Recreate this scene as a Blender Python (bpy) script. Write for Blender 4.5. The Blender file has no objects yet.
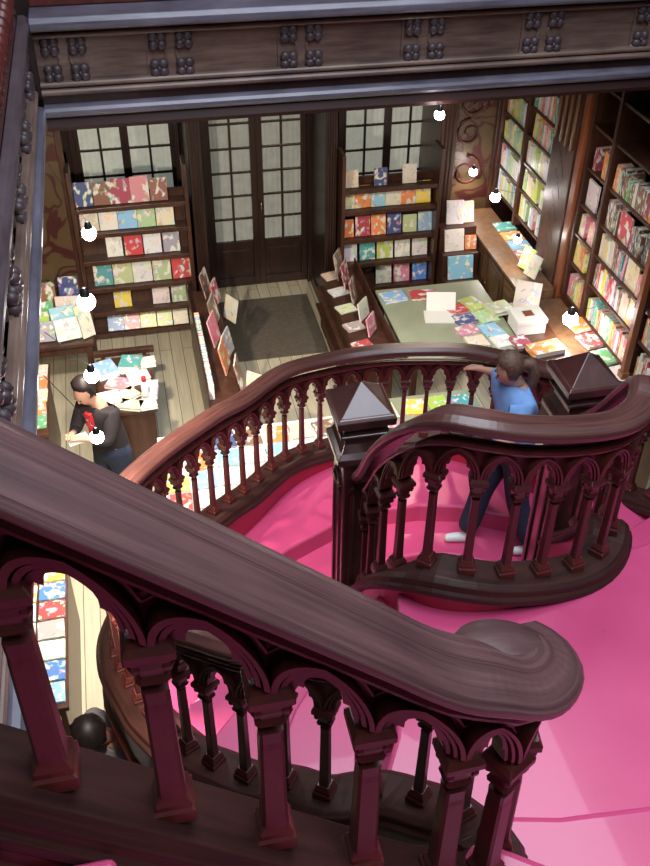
import bpy, bmesh, math, random
from mathutils import Vector, Matrix
random.seed(7)
S = bpy.context.scene
COL = S.collection

# ------------------------------------------------------------------ camera, world, light, exposure
EYE = Vector((0, 0, 6.1))
Yc = Vector((60-325., -340-433., 966.)).normalized()
Dn = Vector((-13., 1207., 966.)); Dn -= Dn.dot(Yc)*Yc; Dn.normalize()
Xc = Dn.cross(Yc)
# camera axes (image x right, y down, z forward) expressed in the room's axes
right = Vector((Xc[0], Yc[0], -Dn[0])); down = Vector((Xc[1], Yc[1], -Dn[1])); fwd = Vector((Xc[2], Yc[2], -Dn[2]))
cd = bpy.data.cameras.new('camera'); cam = bpy.data.objects.new('camera', cd); COL.objects.link(cam)
m = Matrix((right, -down, -fwd)).transposed().to_4x4(); m.translation = EYE
cam.matrix_world = m
cd.sensor_fit = 'VERTICAL'; cd.sensor_height = 24; cd.lens = 966/866*24; cd.clip_start = .05
S.camera = cam
S.view_settings.view_transform = 'Standard'; S.view_settings.look = 'None'
S.view_settings.gamma = 1; S.view_settings.use_curve_mapping = False
S.view_settings.exposure = 0.1
w = bpy.data.worlds.new('world'); S.world = w; w.use_nodes = True
bg = w.node_tree.nodes['Background']; bg.inputs[0].default_value = (.72, .82, 1, 1); bg.inputs[1].default_value = .8

def area(name, loc, rot, sx, sy, power, col):
    l = bpy.data.lights.new(name, 'AREA'); l.shape = 'RECTANGLE'; l.size = sx; l.size_y = sy
    l.energy = power; l.color = col
    o = bpy.data.objects.new(name, l); COL.objects.link(o); o.location = loc; o.rotation_euler = rot
    return o
area('skylight_daylight', (1.8, 2.2, 9.3), (0, 0, 0), 4.4, 8.0, 600, (.84, .90, 1))

# ------------------------------------------------------------------ materials
MATS = {}
def newmat(name):
    mt = bpy.data.materials.new(name); mt.use_nodes = True; MATS[name] = mt
    nt = mt.node_tree; return mt, nt, nt.nodes['Principled BSDF']
def N(nt, t, **k):
    n = nt.nodes.new(t)
    for a, b in k.items(): setattr(n, a, b)
    return n
def ramp(nt, stops, interp='LINEAR'):
    r = N(nt, 'ShaderNodeValToRGB'); r.color_ramp.interpolation = interp
    e = r.color_ramp.elements
    while len(e) < len(stops): e.new(.5)
    for i, (p, c) in enumerate(stops): e[i].position = p; e[i].color = (*c, 1)
    return r
def wood(name, c1, c2, rough, vec='OBJ', sc=(2, 26, 26), bump=.15, coat=.3):
    mt, nt, b = newmat(name)
    tc = N(nt, 'ShaderNodeTexCoord'); mp = N(nt, 'ShaderNodeMapping'); mp.inputs['Scale'].default_value = sc
    nt.links.new(tc.outputs['UV' if vec == 'UV' else 'Object'], mp.inputs[0])
    n1 = N(nt, 'ShaderNodeTexNoise'); n1.inputs['Scale'].default_value = 1; n1.inputs['Detail'].default_value = 6; n1.inputs['Roughness'].default_value = .65
    nt.links.new(mp.outputs[0], n1.inputs['Vector'])
    n2 = N(nt, 'ShaderNodeTexNoise'); n2.inputs['Scale'].default_value = 2.3; n2.inputs['Detail'].default_value = 3
    nt.links.new(tc.outputs['Object'], n2.inputs['Vector'])
    ad = N(nt, 'ShaderNodeMath', operation='MULTIPLY_ADD'); ad.inputs[1].default_value = .45; 
    nt.links.new(n2.outputs['Fac'], ad.inputs[0]); nt.links.new(n1.outputs['Fac'], ad.inputs[2])
    r = ramp(nt, [(.5, c1), (.92, c2)]); nt.links.new(ad.outputs[0], r.inputs[0])
    nt.links.new(r.outputs[0], b.inputs['Base Color'])
    b.inputs['Roughness'].default_value = rough; b.inputs['Coat Weight'].default_value = coat; b.inputs['Coat Roughness'].default_value = .25
    bp = N(nt, 'ShaderNodeBump'); bp.inputs['Strength'].default_value = bump; bp.inputs['Distance'].default_value = .01
    nt.links.new(n1.outputs['Fac'], bp.inputs['Height']); nt.links.new(bp.outputs[0], b.inputs['Normal'])
    return mt
def plain(name, c, rough=.5, coat=0, emit=None, es=0, metal=0, var=.0, vs=8):
    mt, nt, b = newmat(name)
    b.inputs['Base Color'].default_value = (*c, 1); b.inputs['Roughness'].default_value = rough
    b.inputs['Coat Weight'].default_value = coat; b.inputs['Metallic'].default_value = metal
    if emit: b.inputs['Emission Color'].default_value = (*emit, 1); b.inputs['Emission Strength'].default_value = es
    if var:
        tc = N(nt, 'ShaderNodeTexCoord'); n = N(nt, 'ShaderNodeTexNoise'); n.inputs['Scale'].default_value = vs; n.inputs['Detail'].default_value = 4
        nt.links.new(tc.outputs['Object'], n.inputs['Vector'])
        r = ramp(nt, [(.3, tuple(x*(1-var) for x in c)), (.7, tuple(min(1, x*(1+var)) for x in c))])
        nt.links.new(n.outputs['Fac'], r.inputs[0]); nt.links.new(r.outputs[0], b.inputs['Base Color'])
        r2 = N(nt, 'ShaderNodeMapRange'); r2.inputs['To Min'].default_value = max(.05, rough-.08); r2.inputs['To Max'].default_value = min(1, rough+.12)
        nt.links.new(n.outputs['Fac'], r2.inputs[0]); nt.links.new(r2.outputs[0], b.inputs['Roughness'])
    return mt
wood('rail_wood', (.036, .016, .018), (.135, .066, .066), .40, 'UV', (1.6, 34, 1), .25, .3)
wood('base_wood', (.020, .008, .007), (.060, .022, .018), .45, 'UV', (2, 30, 1), .15, 0)
MATS['base_wood'].node_tree.nodes['Principled BSDF'].inputs['Specular IOR Level'].default_value = .25
wood('newel_wood', (.030, .010, .009), (.085, .028, .024), .30, 'OBJ', (9, 9, 3), .04, .9)
MATS['newel_wood'].node_tree.nodes['Principled BSDF'].inputs['Coat Roughness'].default_value = .14
wood('rail_wood_plain', (.036, .016, .018), (.11, .054, .054), .45, 'OBJ', (3, 14, 8), .2, .15)
wood('lower_rail_wood', (.040, .014, .012), (.12, .048, .040), .34, 'UV', (2.4, 40, 1), .15, .35)
wood('carved_wood', (.046, .010, .008), (.125, .026, .020), .38, 'OBJ', (9, 9, 3), .12, .15)
wood('dark_wood', (.014, .006, .005), (.038, .016, .012), .38, 'OBJ', (14, 14, 2), .12, .2)
wood('fascia_wood', (.080, .048, .038), (.25, .165, .13), .42, 'OBJ', (2.0, 2.0, 20), .1, .15)
wood('fascia_blue', (.060, .055, .075), (.17, .16, .21), .33, 'OBJ', (2.0, 2.0, 20), .1, .3)
wood('fascia_dark', (.034, .025, .030), (.10, .070, .080), .45, 'OBJ', (2.0, 2.0, 20), .1, .1)
wood('shop_wood', (.034, .013, .008), (.090, .036, .021), .40, 'OBJ', (14, 14, 2), .12, .15)
wood('orange_wood', (.16, .045, .018), (.32, .10, .04), .35, 'OBJ', (14, 14, 2), .1, .2)
wood('cabinet_wood', (.09, .045, .022), (.20, .105, .055), .42, 'OBJ', (14, 14, 2), .1, .15)
plain('red_paint', (.57, .066, .185), .30, .35, var=.07, vs=2.5)
plain('red_paint_dark', (.42, .018, .050), .32, .3, var=.12, vs=4)
plain('plaster_cream', (.50, .44, .34), .7, var=.1)
plain('table_top', (.33, .36, .25), .35, .2, var=.12, vs=3)
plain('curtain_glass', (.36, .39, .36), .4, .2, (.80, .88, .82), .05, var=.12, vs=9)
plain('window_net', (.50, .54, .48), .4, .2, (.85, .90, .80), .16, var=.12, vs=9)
plain('brass', (.45, .30, .12), .3, metal=1)
plain('black_metal', (.03, .03, .032), .4, metal=.6)
plain('bulb', (1, .95, .9), .3, emit=(1, .93, .90), es=45)
plain('paper', (.80, .79, .74), .6)
plain('skin', (.55, .30, .21), .5)
plain('jeans', (.018, .026, .055), .8, var=.25, vs=40)
plain('blue_shirt', (.20, .38, .72), .8, var=.1, vs=20)
plain('dark_jacket', (.022, .017, .020), .8, var=.2, vs=20)
plain('red_shirt', (.55, .02, .03), .7)
plain('grey_shirt', (.26, .24, .26), .8, var=.15, vs=14)
plain('hair_brown', (.13, .07, .048), .55, var=.4, vs=60)
plain('hair_dark', (.016, .010, .010), .5, var=.3, vs=60)
plain('white_shoe', (.75, .75, .78), .5)
plain('shade_brown', (.12, .10, .075), .9, var=.15, vs=20)  # floor shade by the street door, put into a sheet's colour

def floor_mat():
    mt, nt, b = newmat('floor_boards')
    tc = N(nt, 'ShaderNodeTexCoord'); mp = N(nt, 'ShaderNodeMapping'); mp.inputs['Rotation'].default_value = (0, 0, math.radians(90))
    nt.links.new(tc.outputs['Object'], mp.inputs[0])
    br = N(nt, 'ShaderNodeTexBrick'); br.offset = .37; br.inputs['Scale'].default_value = 1
    br.inputs['Brick Width'].default_value = 3.1; br.inputs['Row Height'].default_value = .13; br.inputs['Mortar Size'].default_value = .0035
    br.inputs['Color1'].default_value = (.60, .54, .38, 1); br.inputs['Color2'].default_value = (.68, .62, .45, 1); br.inputs['Mortar'].default_value = (.16, .13, .09, 1)
    nt.links.new(mp.outputs[0], br.inputs['Vector'])
    m2 = N(nt, 'ShaderNodeMapping'); m2.inputs['Scale'].default_value = (22, 1.5, 1); nt.links.new(tc.outputs['Object'], m2.inputs[0])
    n = N(nt, 'ShaderNodeTexNoise'); n.inputs['Scale'].default_value = 1.5; n.inputs['Detail'].default_value = 5; nt.links.new(m2.outputs[0], n.inputs['Vector'])
    r = ramp(nt, [(.3, (.78, .78, .78)), (.7, (1, 1, 1))]); nt.links.new(n.outputs['Fac'], r.inputs[0])
    mx = N(nt, 'ShaderNodeMix', data_type='RGBA', blend_type='MULTIPLY'); mx.inputs[0].default_value = 1
    nt.links.new(br.outputs['Color'], mx.inputs[6]); nt.links.new(r.outputs[0], mx.inputs[7]); nt.links.new(mx.outputs[2], b.inputs['Base Color'])
    b.inputs['Roughness'].default_value = .35
floor_mat()
def cover_mat():
    mt, nt, b = newmat('book_cover')
    oi = N(nt, 'ShaderNodeObjectInfo'); tc = N(nt, 'ShaderNodeTexCoord')
    sc = N(nt, 'ShaderNodeVectorMath', operation='SCALE'); sc.inputs['Scale'].default_value = 17
    cx = N(nt, 'ShaderNodeCombineXYZ')
    for i in range(3): nt.links.new(oi.outputs['Random'], cx.inputs[i])
    nt.links.new(cx.outputs[0], sc.inputs[0])
    ad = N(nt, 'ShaderNodeVectorMath', operation='ADD'); nt.links.new(tc.outputs['Generated'], ad.inputs[0]); nt.links.new(sc.outputs[0], ad.inputs[1])
    n = N(nt, 'ShaderNodeTexNoise'); n.inputs['Scale'].default_value = 3.2; n.inputs['Detail'].default_value = 1.5; nt.links.new(ad.outputs[0], n.inputs['Vector'])
    v = N(nt, 'ShaderNodeTexVoronoi'); v.inputs['Scale'].default_value = 3.5; nt.links.new(ad.outputs[0], v.inputs['Vector'])
    r = ramp(nt, [(0, (0, 0, 0)), (.53, (1, 1, 1))], 'CONSTANT'); nt.links.new(n.outputs['Fac'], r.inputs[0])
    r3 = ramp(nt, [(0, (0, 0, 0)), (.60, (1, 1, 1))], 'CONSTANT'); nt.links.new(n.outputs['Fac'], r3.inputs[0])
    hs = N(nt, 'ShaderNodeHueSaturation'); hs.inputs['Saturation'].default_value = .75; hs.inputs['Value'].default_value = 1.1
    nt.links.new(v.outputs['Color'], hs.inputs['Color'])
    m1 = N(nt, 'ShaderNodeMix', data_type='RGBA'); nt.links.new(oi.outputs['Color'], m1.inputs[6]); nt.links.new(hs.outputs[0], m1.inputs[7])
    k = N(nt, 'ShaderNodeMath', operation='MULTIPLY'); k.inputs[1].default_value = .5; nt.links.new(r.outputs[0], k.inputs[0]); nt.links.new(k.outputs[0], m1.inputs[0])
    m2 = N(nt, 'ShaderNodeMix', data_type='RGBA'); nt.links.new(m1.outputs[2], m2.inputs[6]); m2.inputs[7].default_value = (.8, .78, .7, 1); nt.links.new(r3.outputs[0], m2.inputs[0])
    nt.links.new(m2.outputs[2], b.inputs['Base Color']); b.inputs['Roughness'].default_value = .3
cover_mat()
def scroll_mat():
    # dark gold panel with red scrollwork painted on it
    mt, nt, b = newmat('scroll_panel')
    tc = N(nt, 'ShaderNodeTexCoord')
    n = N(nt, 'ShaderNodeTexNoise'); n.inputs['Scale'].default_value = 2.2; n.inputs['Detail'].default_value = 1; n.inputs['Distortion'].default_value = 1.6
    nt.links.new(tc.outputs['Object'], n.inputs['Vector'])
    wv = N(nt, 'ShaderNodeMath', operation='MULTIPLY'); wv.inputs[1].default_value = 26; nt.links.new(n.outputs['Fac'], wv.inputs[0])
    sn = N(nt, 'ShaderNodeMath', operation='SINE'); nt.links.new(wv.outputs[0], sn.inputs[0])
    r = ramp(nt, [(.0, (.12, .075, .035)), (.62, (.10, .062, .03)), (.70, (.08, .018, .016)), (1, (.07, .015, .014))]); nt.links.new(sn.outputs[0], r.inputs[0])
    nt.links.new(r.outputs[0], b.inputs['Base Color']); b.inputs['Roughness'].default_value = .45
scroll_mat()

# ------------------------------------------------------------------ mesh building
def worigin(o):
    v = Vector((0, 0, 0))
    while o: v += o.location; o = o.parent
    return v
class MB:
    def __init__(s): s.v = []; s.f = []; s.mi = []; s.uv = []; s.cur = 0
    def face(s, ix, uv=None): s.f.append(tuple(ix)); s.mi.append(s.cur); s.uv.append(uv)
    def box(s, x0, x1, y0, y1, z0, z1):
        b = len(s.v)
        for z in (z0, z1):
            for x, y in ((x0, y0), (x1, y0), (x1, y1), (x0, y1)): s.v.append(Vector((x, y, z)))
        for q in ((3, 2, 1, 0), (4, 5, 6, 7), (0, 1, 5, 4), (1, 2, 6, 5), (2, 3, 7, 6), (3, 0, 4, 7)): s.face([b+i for i in q])
        return s
    def boxm(s, M, sx, sy, sz):
        b = len(s.v); s.box(-sx/2, sx/2, -sy/2, sy/2, 0, sz)
        for i in range(b, len(s.v)): s.v[i] = M @ s.v[i]
        return s
    def loft(s, rings, cap=True, uvs=None):
        b = len(s.v); n = len(rings[0])
        for r in rings: s.v += [Vector(p) for p in r]
        for i in range(len(rings)-1):
            for j in range(n):
                k = (j+1) % n
                uv = None
                if uvs: uv = [(uvs[i], j/n), (uvs[i], (j+1)/n), (uvs[i+1], (j+1)/n), (uvs[i+1], j/n)]
                s.face((b+i*n+j, b+i*n+k, b+(i+1)*n+k, b+(i+1)*n+j), uv)
        if cap:
            s.face([b+j for j in range(n)][::-1]); s.face([b+(len(rings)-1)*n+j for j in range(n)])
        return s
    def prism(s, poly, z0, z1):
        b = len(s.v); n = len(poly)
        s.v += [Vector((p[0], p[1], z0)) for p in poly]+[Vector((p[0], p[1], z1)) for p in poly]
        s.face([b+i for i in range(n)][::-1]); s.face([b+n+i for i in range(n)])
        for i in range(n):
            k = (i+1) % n; s.face((b+i, b+k, b+n+k, b+n+i))
        return s
    def tube(s, pts, r, n=8, cap=True):
        rings = []
        pts = [Vector(p) for p in pts]
        for i, p in enumerate(pts):
            d = (pts[min(i+1, len(pts)-1)]-pts[max(i-1, 0)]).normalized()
            a = d.orthogonal().normalized() if abs(d.z) > .9 else d.cross(Vector((0, 0, 1))).normalized()
            c = d.cross(a)
            rr = r[i] if isinstance(r, (list, tuple)) else r
            rings.append([p+rr*(math.cos(t)*a+math.sin(t)*c) for t in [2*math.pi*j/n for j in range(n)]])
        return s.loft(rings, cap)
    def blob(s, c, rx, ry, rz, n=8, mrings=5):
        c = Vector(c); rings = []
        for i in range(mrings+1):
            ph = -math.pi/2+math.pi*(i+.001 if i == 0 else i-.001 if i == mrings else i)/mrings
            rings.append([c+Vector((rx*math.cos(ph)*math.cos(t), ry*math.cos(ph)*math.sin(t), rz*math.sin(ph))) for t in [2*math.pi*j/n for j in range(n)]])
        return s.loft(rings, True)
    def build(s, name, mats, parent=None, smooth=False, bevel=0, seg=2):
        me = bpy.data.meshes.new(name)
        off = worigin(parent)
        me.from_pydata([tuple(v-off) for v in s.v], [], s.f)
        if not isinstance(mats, (list, tuple)): mats = [mats]
        for mm in mats: me.materials.append(MATS[mm])
        for p, i in zip(me.polygons, s.mi): p.material_index = i; p.use_smooth = smooth
        if any(u for u in s.uv):
            ul = me.uv_layers.new(name='UVMap').data
            for p, u in zip(me.polygons, s.uv):
                for k, li in enumerate(p.loop_indices): ul[li].uv = u[k] if u else (0, .5)
        bm = bmesh.new(); bm.from_mesh(me); bmesh.ops.recalc_face_normals(bm, faces=bm.faces); bm.to_mesh(me); bm.free()
        me.update()
        o = bpy.data.objects.new(name, me); COL.objects.link(o)
        if parent: o.parent = parent
        if bevel:
            b = o.modifiers.new('bevel', 'BEVEL'); b.width = bevel; b.segments = seg; b.limit_method = 'ANGLE'; b.angle_limit = math.radians(35)
        return o
def tag(o, label=None, cat=None, group=None, kind=None):
    if label: o['label'] = label
    if cat: o['category'] = cat
    if group: o['group'] = group
    if kind: o['kind'] = kind
    return o
def thing(name, label, cat, loc=(0, 0, 0), group=None):
    o = bpy.data.objects.new(name, None); COL.objects.link(o); o.location = loc; o.empty_display_size = .1
    return tag(o, label, cat, group)
def struct(mb, name, mat, label=None, parent=None, **k):
    o = mb.build(name, mat, parent, **k); 
    if parent is None: tag(o, label, kind='structure')
    return o
def cpy(o, parent=None):
    c = o.copy(); COL.objects.link(c); c.parent = parent; return c
def kids(o): return [x for x in COL.objects if x.parent == o]
R = math.radians

# ------------------------------------------------------------------ room shell
struct(MB().box(-1.9, 6.2, -4, 10.7, -.1, 0), 'floor', 'floor_boards', 'pale wooden board floor of the shop')
wf = MB()
for a, b, z0, z1 in ((-1.9, -.55, 0, 9.5), (.62, .84, 0, 9.5), (2.14, 2.46, 0, 9.5), (3.64, 6.2, 0, 9.5), (-.55, .62, 0, 1.2), (2.46, 3.64, 0, 1.0),
                     (-.55, .62, 3.2, 9.5), (.84, 2.14, 3.1, 9.5), (2.46, 3.64, 3.2, 9.5)):
    wf.box(a, b, 10.6, 10.75, z0, z1)
struct(wf, 'wall_far', 'dark_wood', 'dark wooden wall around the street doors')
struct(MB().box(-2.0, -1.85, -4, 10.7, 0, 9.5), 'wall_left', 'dark_wood', 'dark panelled wall on the left')
struct(MB().box(4.85, 5.0, -4, 10.7, 0, 9.5), 'wall_right', 'dark_wood', 'dark panelled wall on the right')
struct(MB().box(-2.0, 5.0, -4.1, -3.95, 0, 9.5), 'wall_back', 'dark_wood', 'dark wall at the back of the shop')
sl = MB()
sl.box(-1.85, 4.85, 7.1, 10.6, 3.52, 4.16); sl.box(-1.85, -.6, -3.95, 7.1, 3.52, 4.16); sl.box(4.42, 4.85, -3.95, 7.1, 3.52, 4.16); sl.box(-.6, 4.42, -3.95, -.6, 3.52, 4.16)
struct(sl, 'ceiling', 'dark_wood', 'dark gallery slab over the shop floor')
up = MB()
up.box(-1.85, -.6, -3.95, 10.6, 9.4, 9.5); up.box(4.2, 4.85, -3.95, 10.6, 9.4, 9.5); up.box(-.6, 4.2, 7.2, 10.6, 9.4, 9.5); up.box(-.6, 4.2, -3.95, -2.2, 9.4, 9.5)
struct(up, 'ceiling', 'plaster_cream', 'plaster ceiling around the skylight')

# doors and windows in the far wall
def casement(name, label, x0, x1, z0, z1, leaves, cols, pitch, panel, y=10.6):
    t = bpy.data.objects.new(name, None); COL.objects.link(t); t.location = ((x0+x1)/2, y, z0); tag(t, label, kind='structure')
    fr = MB(); fr.box(x0, x1, y+.02, y+.05, z0, z1)
    fr.box(x0-.06, x0, y-.10, y+.05, z0, z1+.06); fr.box(x1, x1+.06, y-.10, y+.05, z0, z1+.06); fr.box(x0, x1, y-.10, y+.05, z1, z1+.06)
    fr.build('door_frame' if panel else 'window_frame', 'dark_wood', t, bevel=.006)
    lw = (x1-x0)/leaves
    for i in range(leaves):
        a, b = x0+i*lw, x0+(i+1)*lw
        lf = MB(); st = .07 if panel else .045
        lf.box(a, a+st, y-.05, y, z0+.01, z1); lf.box(b-st, b, y-.05, y, z0+.01, z1)
        lf.box(a+st, b-st, y-.05, y, z1-st, z1)
        pb = z0+panel if panel else z0+.06
        lf.box(a+st, b-st, y-.05, y, pb-.07, pb)
        if panel:
            lf.box(a+st, b-st, y-.05, y, z0+.01, z0+.12)
            lf.box(a+st, b-st, y-.02, y, z0+.1, pb-.05); lf.box(a+st+.05, b-st-.05, y-.035, y-.015, z0+.18, pb-.13)
        n = max(1, round((z1-st-pb)/pitch)); 
        for k in range(1, n):
            z = pb+(z1-st-pb)*k/n; lf.box(a+st, b-st, y-.042, y-.008, z-.013, z+.013)
        for k in range(1, cols):
            x = a+st+(b-a-2*st)*k/cols; lf.box(x-.013, x+.013, y-.043, y-.007, pb, z1-st)
        leaf = lf.build('door_leaf' if panel else 'casement', 'dark_wood', t, bevel=.004)
        # curtained panes: one wavy sheet of net behind glass
        g = MB(); rings = []
        nn = 24
        for q, zz in enumerate((pb, z1-st)):
            rings.append([(a+st+(b-a-2*st)*j/nn, y-.022+.004*math.sin(j*1.9+i), zz) for j in range(nn+1)])
        base = len(g.v)
        for r_ in rings: g.v += [Vector(p) for p in r_]
        for j in range(nn): g.face((base+j, base+j+1, base+nn+1+j+1, base+nn+1+j))
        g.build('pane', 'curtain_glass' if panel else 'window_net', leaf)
        if panel and i == 1:
            h = MB(); h.tube([(a+.03, y-.05, z0+1.0), (a+.03, y-.10, z0+1.0), (a+.03, y-.10, z0+1.12), (a+.03, y-.05, z0+1.12)], .009, 6)
            h.build('door_handle', 'brass', leaf, smooth=True)
    return t
casement('door_1', 'dark double street door with curtained panes', .90, 2.08, 0, 3.0, 2, 2, .275, .62)
casement('window_1', 'curtained window above the left bookcase', -.50, .57, 1.2, 3.15, 2, 2, .31, 0)
casement('window_2', 'curtained window above the right bookcase', 2.50, 3.58, 1.0, 3.15, 2, 2, .31, 0)

def pilaster(x0, x1, y0, y1, z1, label, mat='dark_wood', groove=True):
    t = thing('pilaster', label, 'pilaster', ((x0+x1)/2, y0, 0))
    b = MB(); b.box(x0, x1, y0, y1, .12, z1-.12); b.build('shaft', mat, t, bevel=.01)
    q = MB(); q.box(x0-.02, x1+.02, y0-.03, y1, 0, .14); q.build('plinth', mat, t, bevel=.01)
    c = MB(); c.box(x0-.02, x1+.02, y0-.03, y1, z1-.14, z1); c.build('capital', mat, t, bevel=.01)
    if groove:
        g = MB(); ww = (x1-x0)
        for k in (.28, .5, .72): g.tube([(x0+ww*k, y0, .3), (x0+ww*k, y0, z1-.3)], .012, 6)
        g.build('fluting', mat, t)
pilaster(.66, .80, 9.75, 10.58, 3.5, 'dark pilaster between left bookcase and street door')
pilaster(2.13, 2.26, 9.75, 10.58, 3.5, 'dark pilaster between street door and right bookcase')
pilaster(3.45, 3.64, 9.86, 10.58, 3.5, 'dark pilaster between right bookcase and painted scroll panel', 'shop_wood')
pp = thing('painted_panel', 'dark gold wall panel painted with red scrollwork', 'wall panel', (4.03, 10.5, 0))
MB().box(3.72, 4.36, 10.52, 10.58, .5, 3.4).build('panel_board', 'scroll_panel', pp)
q = MB(); q.box(3.68, 3.74, 10.46, 10.58, 0, 3.5); q.box(4.34, 4.40, 10.46, 10.58, 0, 3.5); q.box(3.74, 4.34, 10.46, 10.58, .35, .5); q.build('panel_frame', 'shop_wood', pp, bevel=.008)
sc = MB()
def spiral(cx, cz, r0, turns, d, y=10.515):
    pts = []
    for i in range(22):
        a = i/21*turns*2*math.pi; r = r0*(1-.8*i/21); pts.append((cx+d*r*math.sin(a), y, cz+r*math.cos(a)-r0))
    sc.tube(pts, [.022*(1-.5*i/21) for i in range(22)], 6)
for cx, cz, r0, d in ((4.03, 2.35, .20, 1), (4.03, 1.95, .17, -1), (4.03, 1.5, .2, 1), (4.05, 2.8, .17, -1)): spiral(cx, cz, r0, 1.4, d)
for cx, cz in ((4.2, 2.1), (3.88, 1.7), (4.2, 1.25), (3.86, 2.5)): sc.blob((cx, 10.515, cz), .05, .012, .07)
sc.build('painted_scroll', 'carved_wood', pp, smooth=True)

# ------------------------------------------------------------------ gallery fascia round the stair well
def fascia(name, label, L, xf, pr=.10, lm='fascia_blue', bk=-.17):
    """L length along local s, xf(s, d, z): d = distance out of the face into the well"""
    t = bpy.data.objects.new(name, None); COL.objects.link(t); t.location = xf(0, 0, 3.5); tag(t, label, kind='structure')
    def bar(n, prof, mat, s0=0, s1=L, **k):
        b = MB(); b.loft([[xf(s, d, z) for d, z in prof] for s in (s0, s1)]); b.build(n, mat, t, **k)
    def half(zc, r, d0=0, n=5): return [(d0+r*math.sin(math.pi*i/n), zc-r*math.cos(math.pi*i/n)) for i in range(n+1)]+[(d0-.03, zc+r), (d0-.03, zc-r)]
    bar('backing', [(-.12, 3.5), (-.06, 3.5), (-.06, 4.18), (-.12, 4.18)], 'fascia_wood')
    bar('ledge', [(bk, 4.17), (pr, 4.17), (pr+.02, 4.19), (pr+.02, 4.23), (pr-.01, 4.26), (bk, 4.26)], lm, bevel=.006)
    bar('bead', half(4.115, .018, -.01), 'fascia_wood', smooth=False)
    bar('cove', [(-.06, 4.13), (-.03, 4.13), (pr*.4, 4.172), (-.06, 4.172)], 'dark_wood')
    bar('bead', half(3.785, .020, -.015), 'fascia_wood'); bar('bead', half(3.735, .022, -.005), 'fascia_wood')
    bar('cove', [(-.06, 3.64), (-.03, 3.64), (-.03, 3.715), (-.06, 3.715)], 'dark_wood')
    bar('lower_moulding', half(3.605, .040, .01)[:-2]+[(-.06, 3.65), (-.06, 3.56)], 'fascia_blue')
    bar('lip', [(-.12, 3.47), (.02, 3.47), (.03, 3.50), (.0, 3.56), (-.12, 3.56)], 'base_wood')
    return t
def stile(t, s, xf, halfw=1):
    b = MB(); b.loft([[xf(s+q*.17, d, z) for d, z in ((-.06, 3.80), (-.045, 3.80), (-.045, 4.10), (-.06, 4.10))] for q in (-1, 1)])
    for q in (-1, 1):
        pts = []
        for i in range(13):
            z = 3.79+.32*i/12; u = abs(i-6)/6
            pts.append(xf(s+q*(.035+.13*u**1.6), -.035, z))
        b.tube(pts, .012, 5)
    b.build('carved_stile', 'fascia_wood', t)
    for q in (-1, 1):
        for z in (3.855, 4.04):
            r = MB()
            for k in range(4):
                a = math.pi/4+k*math.pi/2
                c = xf(s+q*.092+.040*math.cos(a), -.025, z+.040*math.sin(a)); r.blob(c, .039, .030, .037, 7, 4)
            r.blob(xf(s+q*.092, -.012, z), .017, .017, .017, 7, 4)
            r.build('rosette', 'fascia_dark', t, smooth=True)
xf_far = lambda s, d, z: Vector((-.5+s, 7.0-d, z))
xf_left = lambda s, d, z: Vector((-.54+d, 7.0-s, z))
xf_right = lambda s, d, z: Vector((4.3-d, 7.0-s, z))
tf = fascia('trim_1', 'carved wooden gallery edge across the far side', 4.8, xf_far)
for s in (.19, .92, 1.85, 2.77, 3.70, 4.6): stile(tf, s, xf_far)
tl = fascia('trim_2', 'carved wooden gallery edge along the left side', 7.6, xf_left, .02, 'fascia_dark', -.03)
for s in (.19, 1.1, 2.03, 2.96, 3.89, 4.82, 5.75, 6.68): stile(tl, s, xf_left)
fascia('trim_3', 'carved wooden gallery edge along the right side', 7.6, xf_right)
# balustrade standing on the gallery edge
def gallery_rail(label, xf0, L, lo=0, sh=0):
    xf = lambda s, d, z: xf0(s, d+sh, z)
    t = thing('gallery_balustrade', label, 'balustrade', xf(0, -.25, 4.26))
    b = MB(); b.loft([[xf(s, d, z) for d, z in ((-.40, 4.26), (-.17, 4.26), (-.17, 4.36), (-.40, 4.36))] for s in (lo, L)]); b.build('base_rail', 'carved_wood', t, bevel=.01)
    c = MB(); n = int((L-lo)/.16)
    for i in range(n):
        c.blob(xf(lo+.08+i*.16, -.20, 4.43), .055, .055, .075, 7, 5); c.blob(xf(lo+.16+i*.16, -.18, 4.38), .035, .035, .04, 6, 4)
    c.build('carved_cresting', 'carved_wood', t, smooth=True)
    p = MB()
    for i in range(int((L-lo)/.93)+1):
        pass
    for i in range(int((L-lo)/.32)):
        pb = MB(); a = xf(lo+.16+.32*i, -.34, 4.36); pb.tube([a, a+Vector((0, 0, .55))], .025, 8); pb.build('baluster', 'carved_wood', t, smooth=True)
    b = MB(); b.loft([[xf(s, d, z) for d, z in ((-.44, 4.9), (-.24, 4.9), (-.24, 4.98), (-.44, 4.98))] for s in (lo, L)]); b.build('handrail', 'carved_wood', t, bevel=.015)
gallery_rail('carved balustrade on the far gallery edge', xf_far, 4.6)
gallery_rail('carved balustrade on the left gallery edge', xf_left, 5.2, .2, .14)

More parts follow.
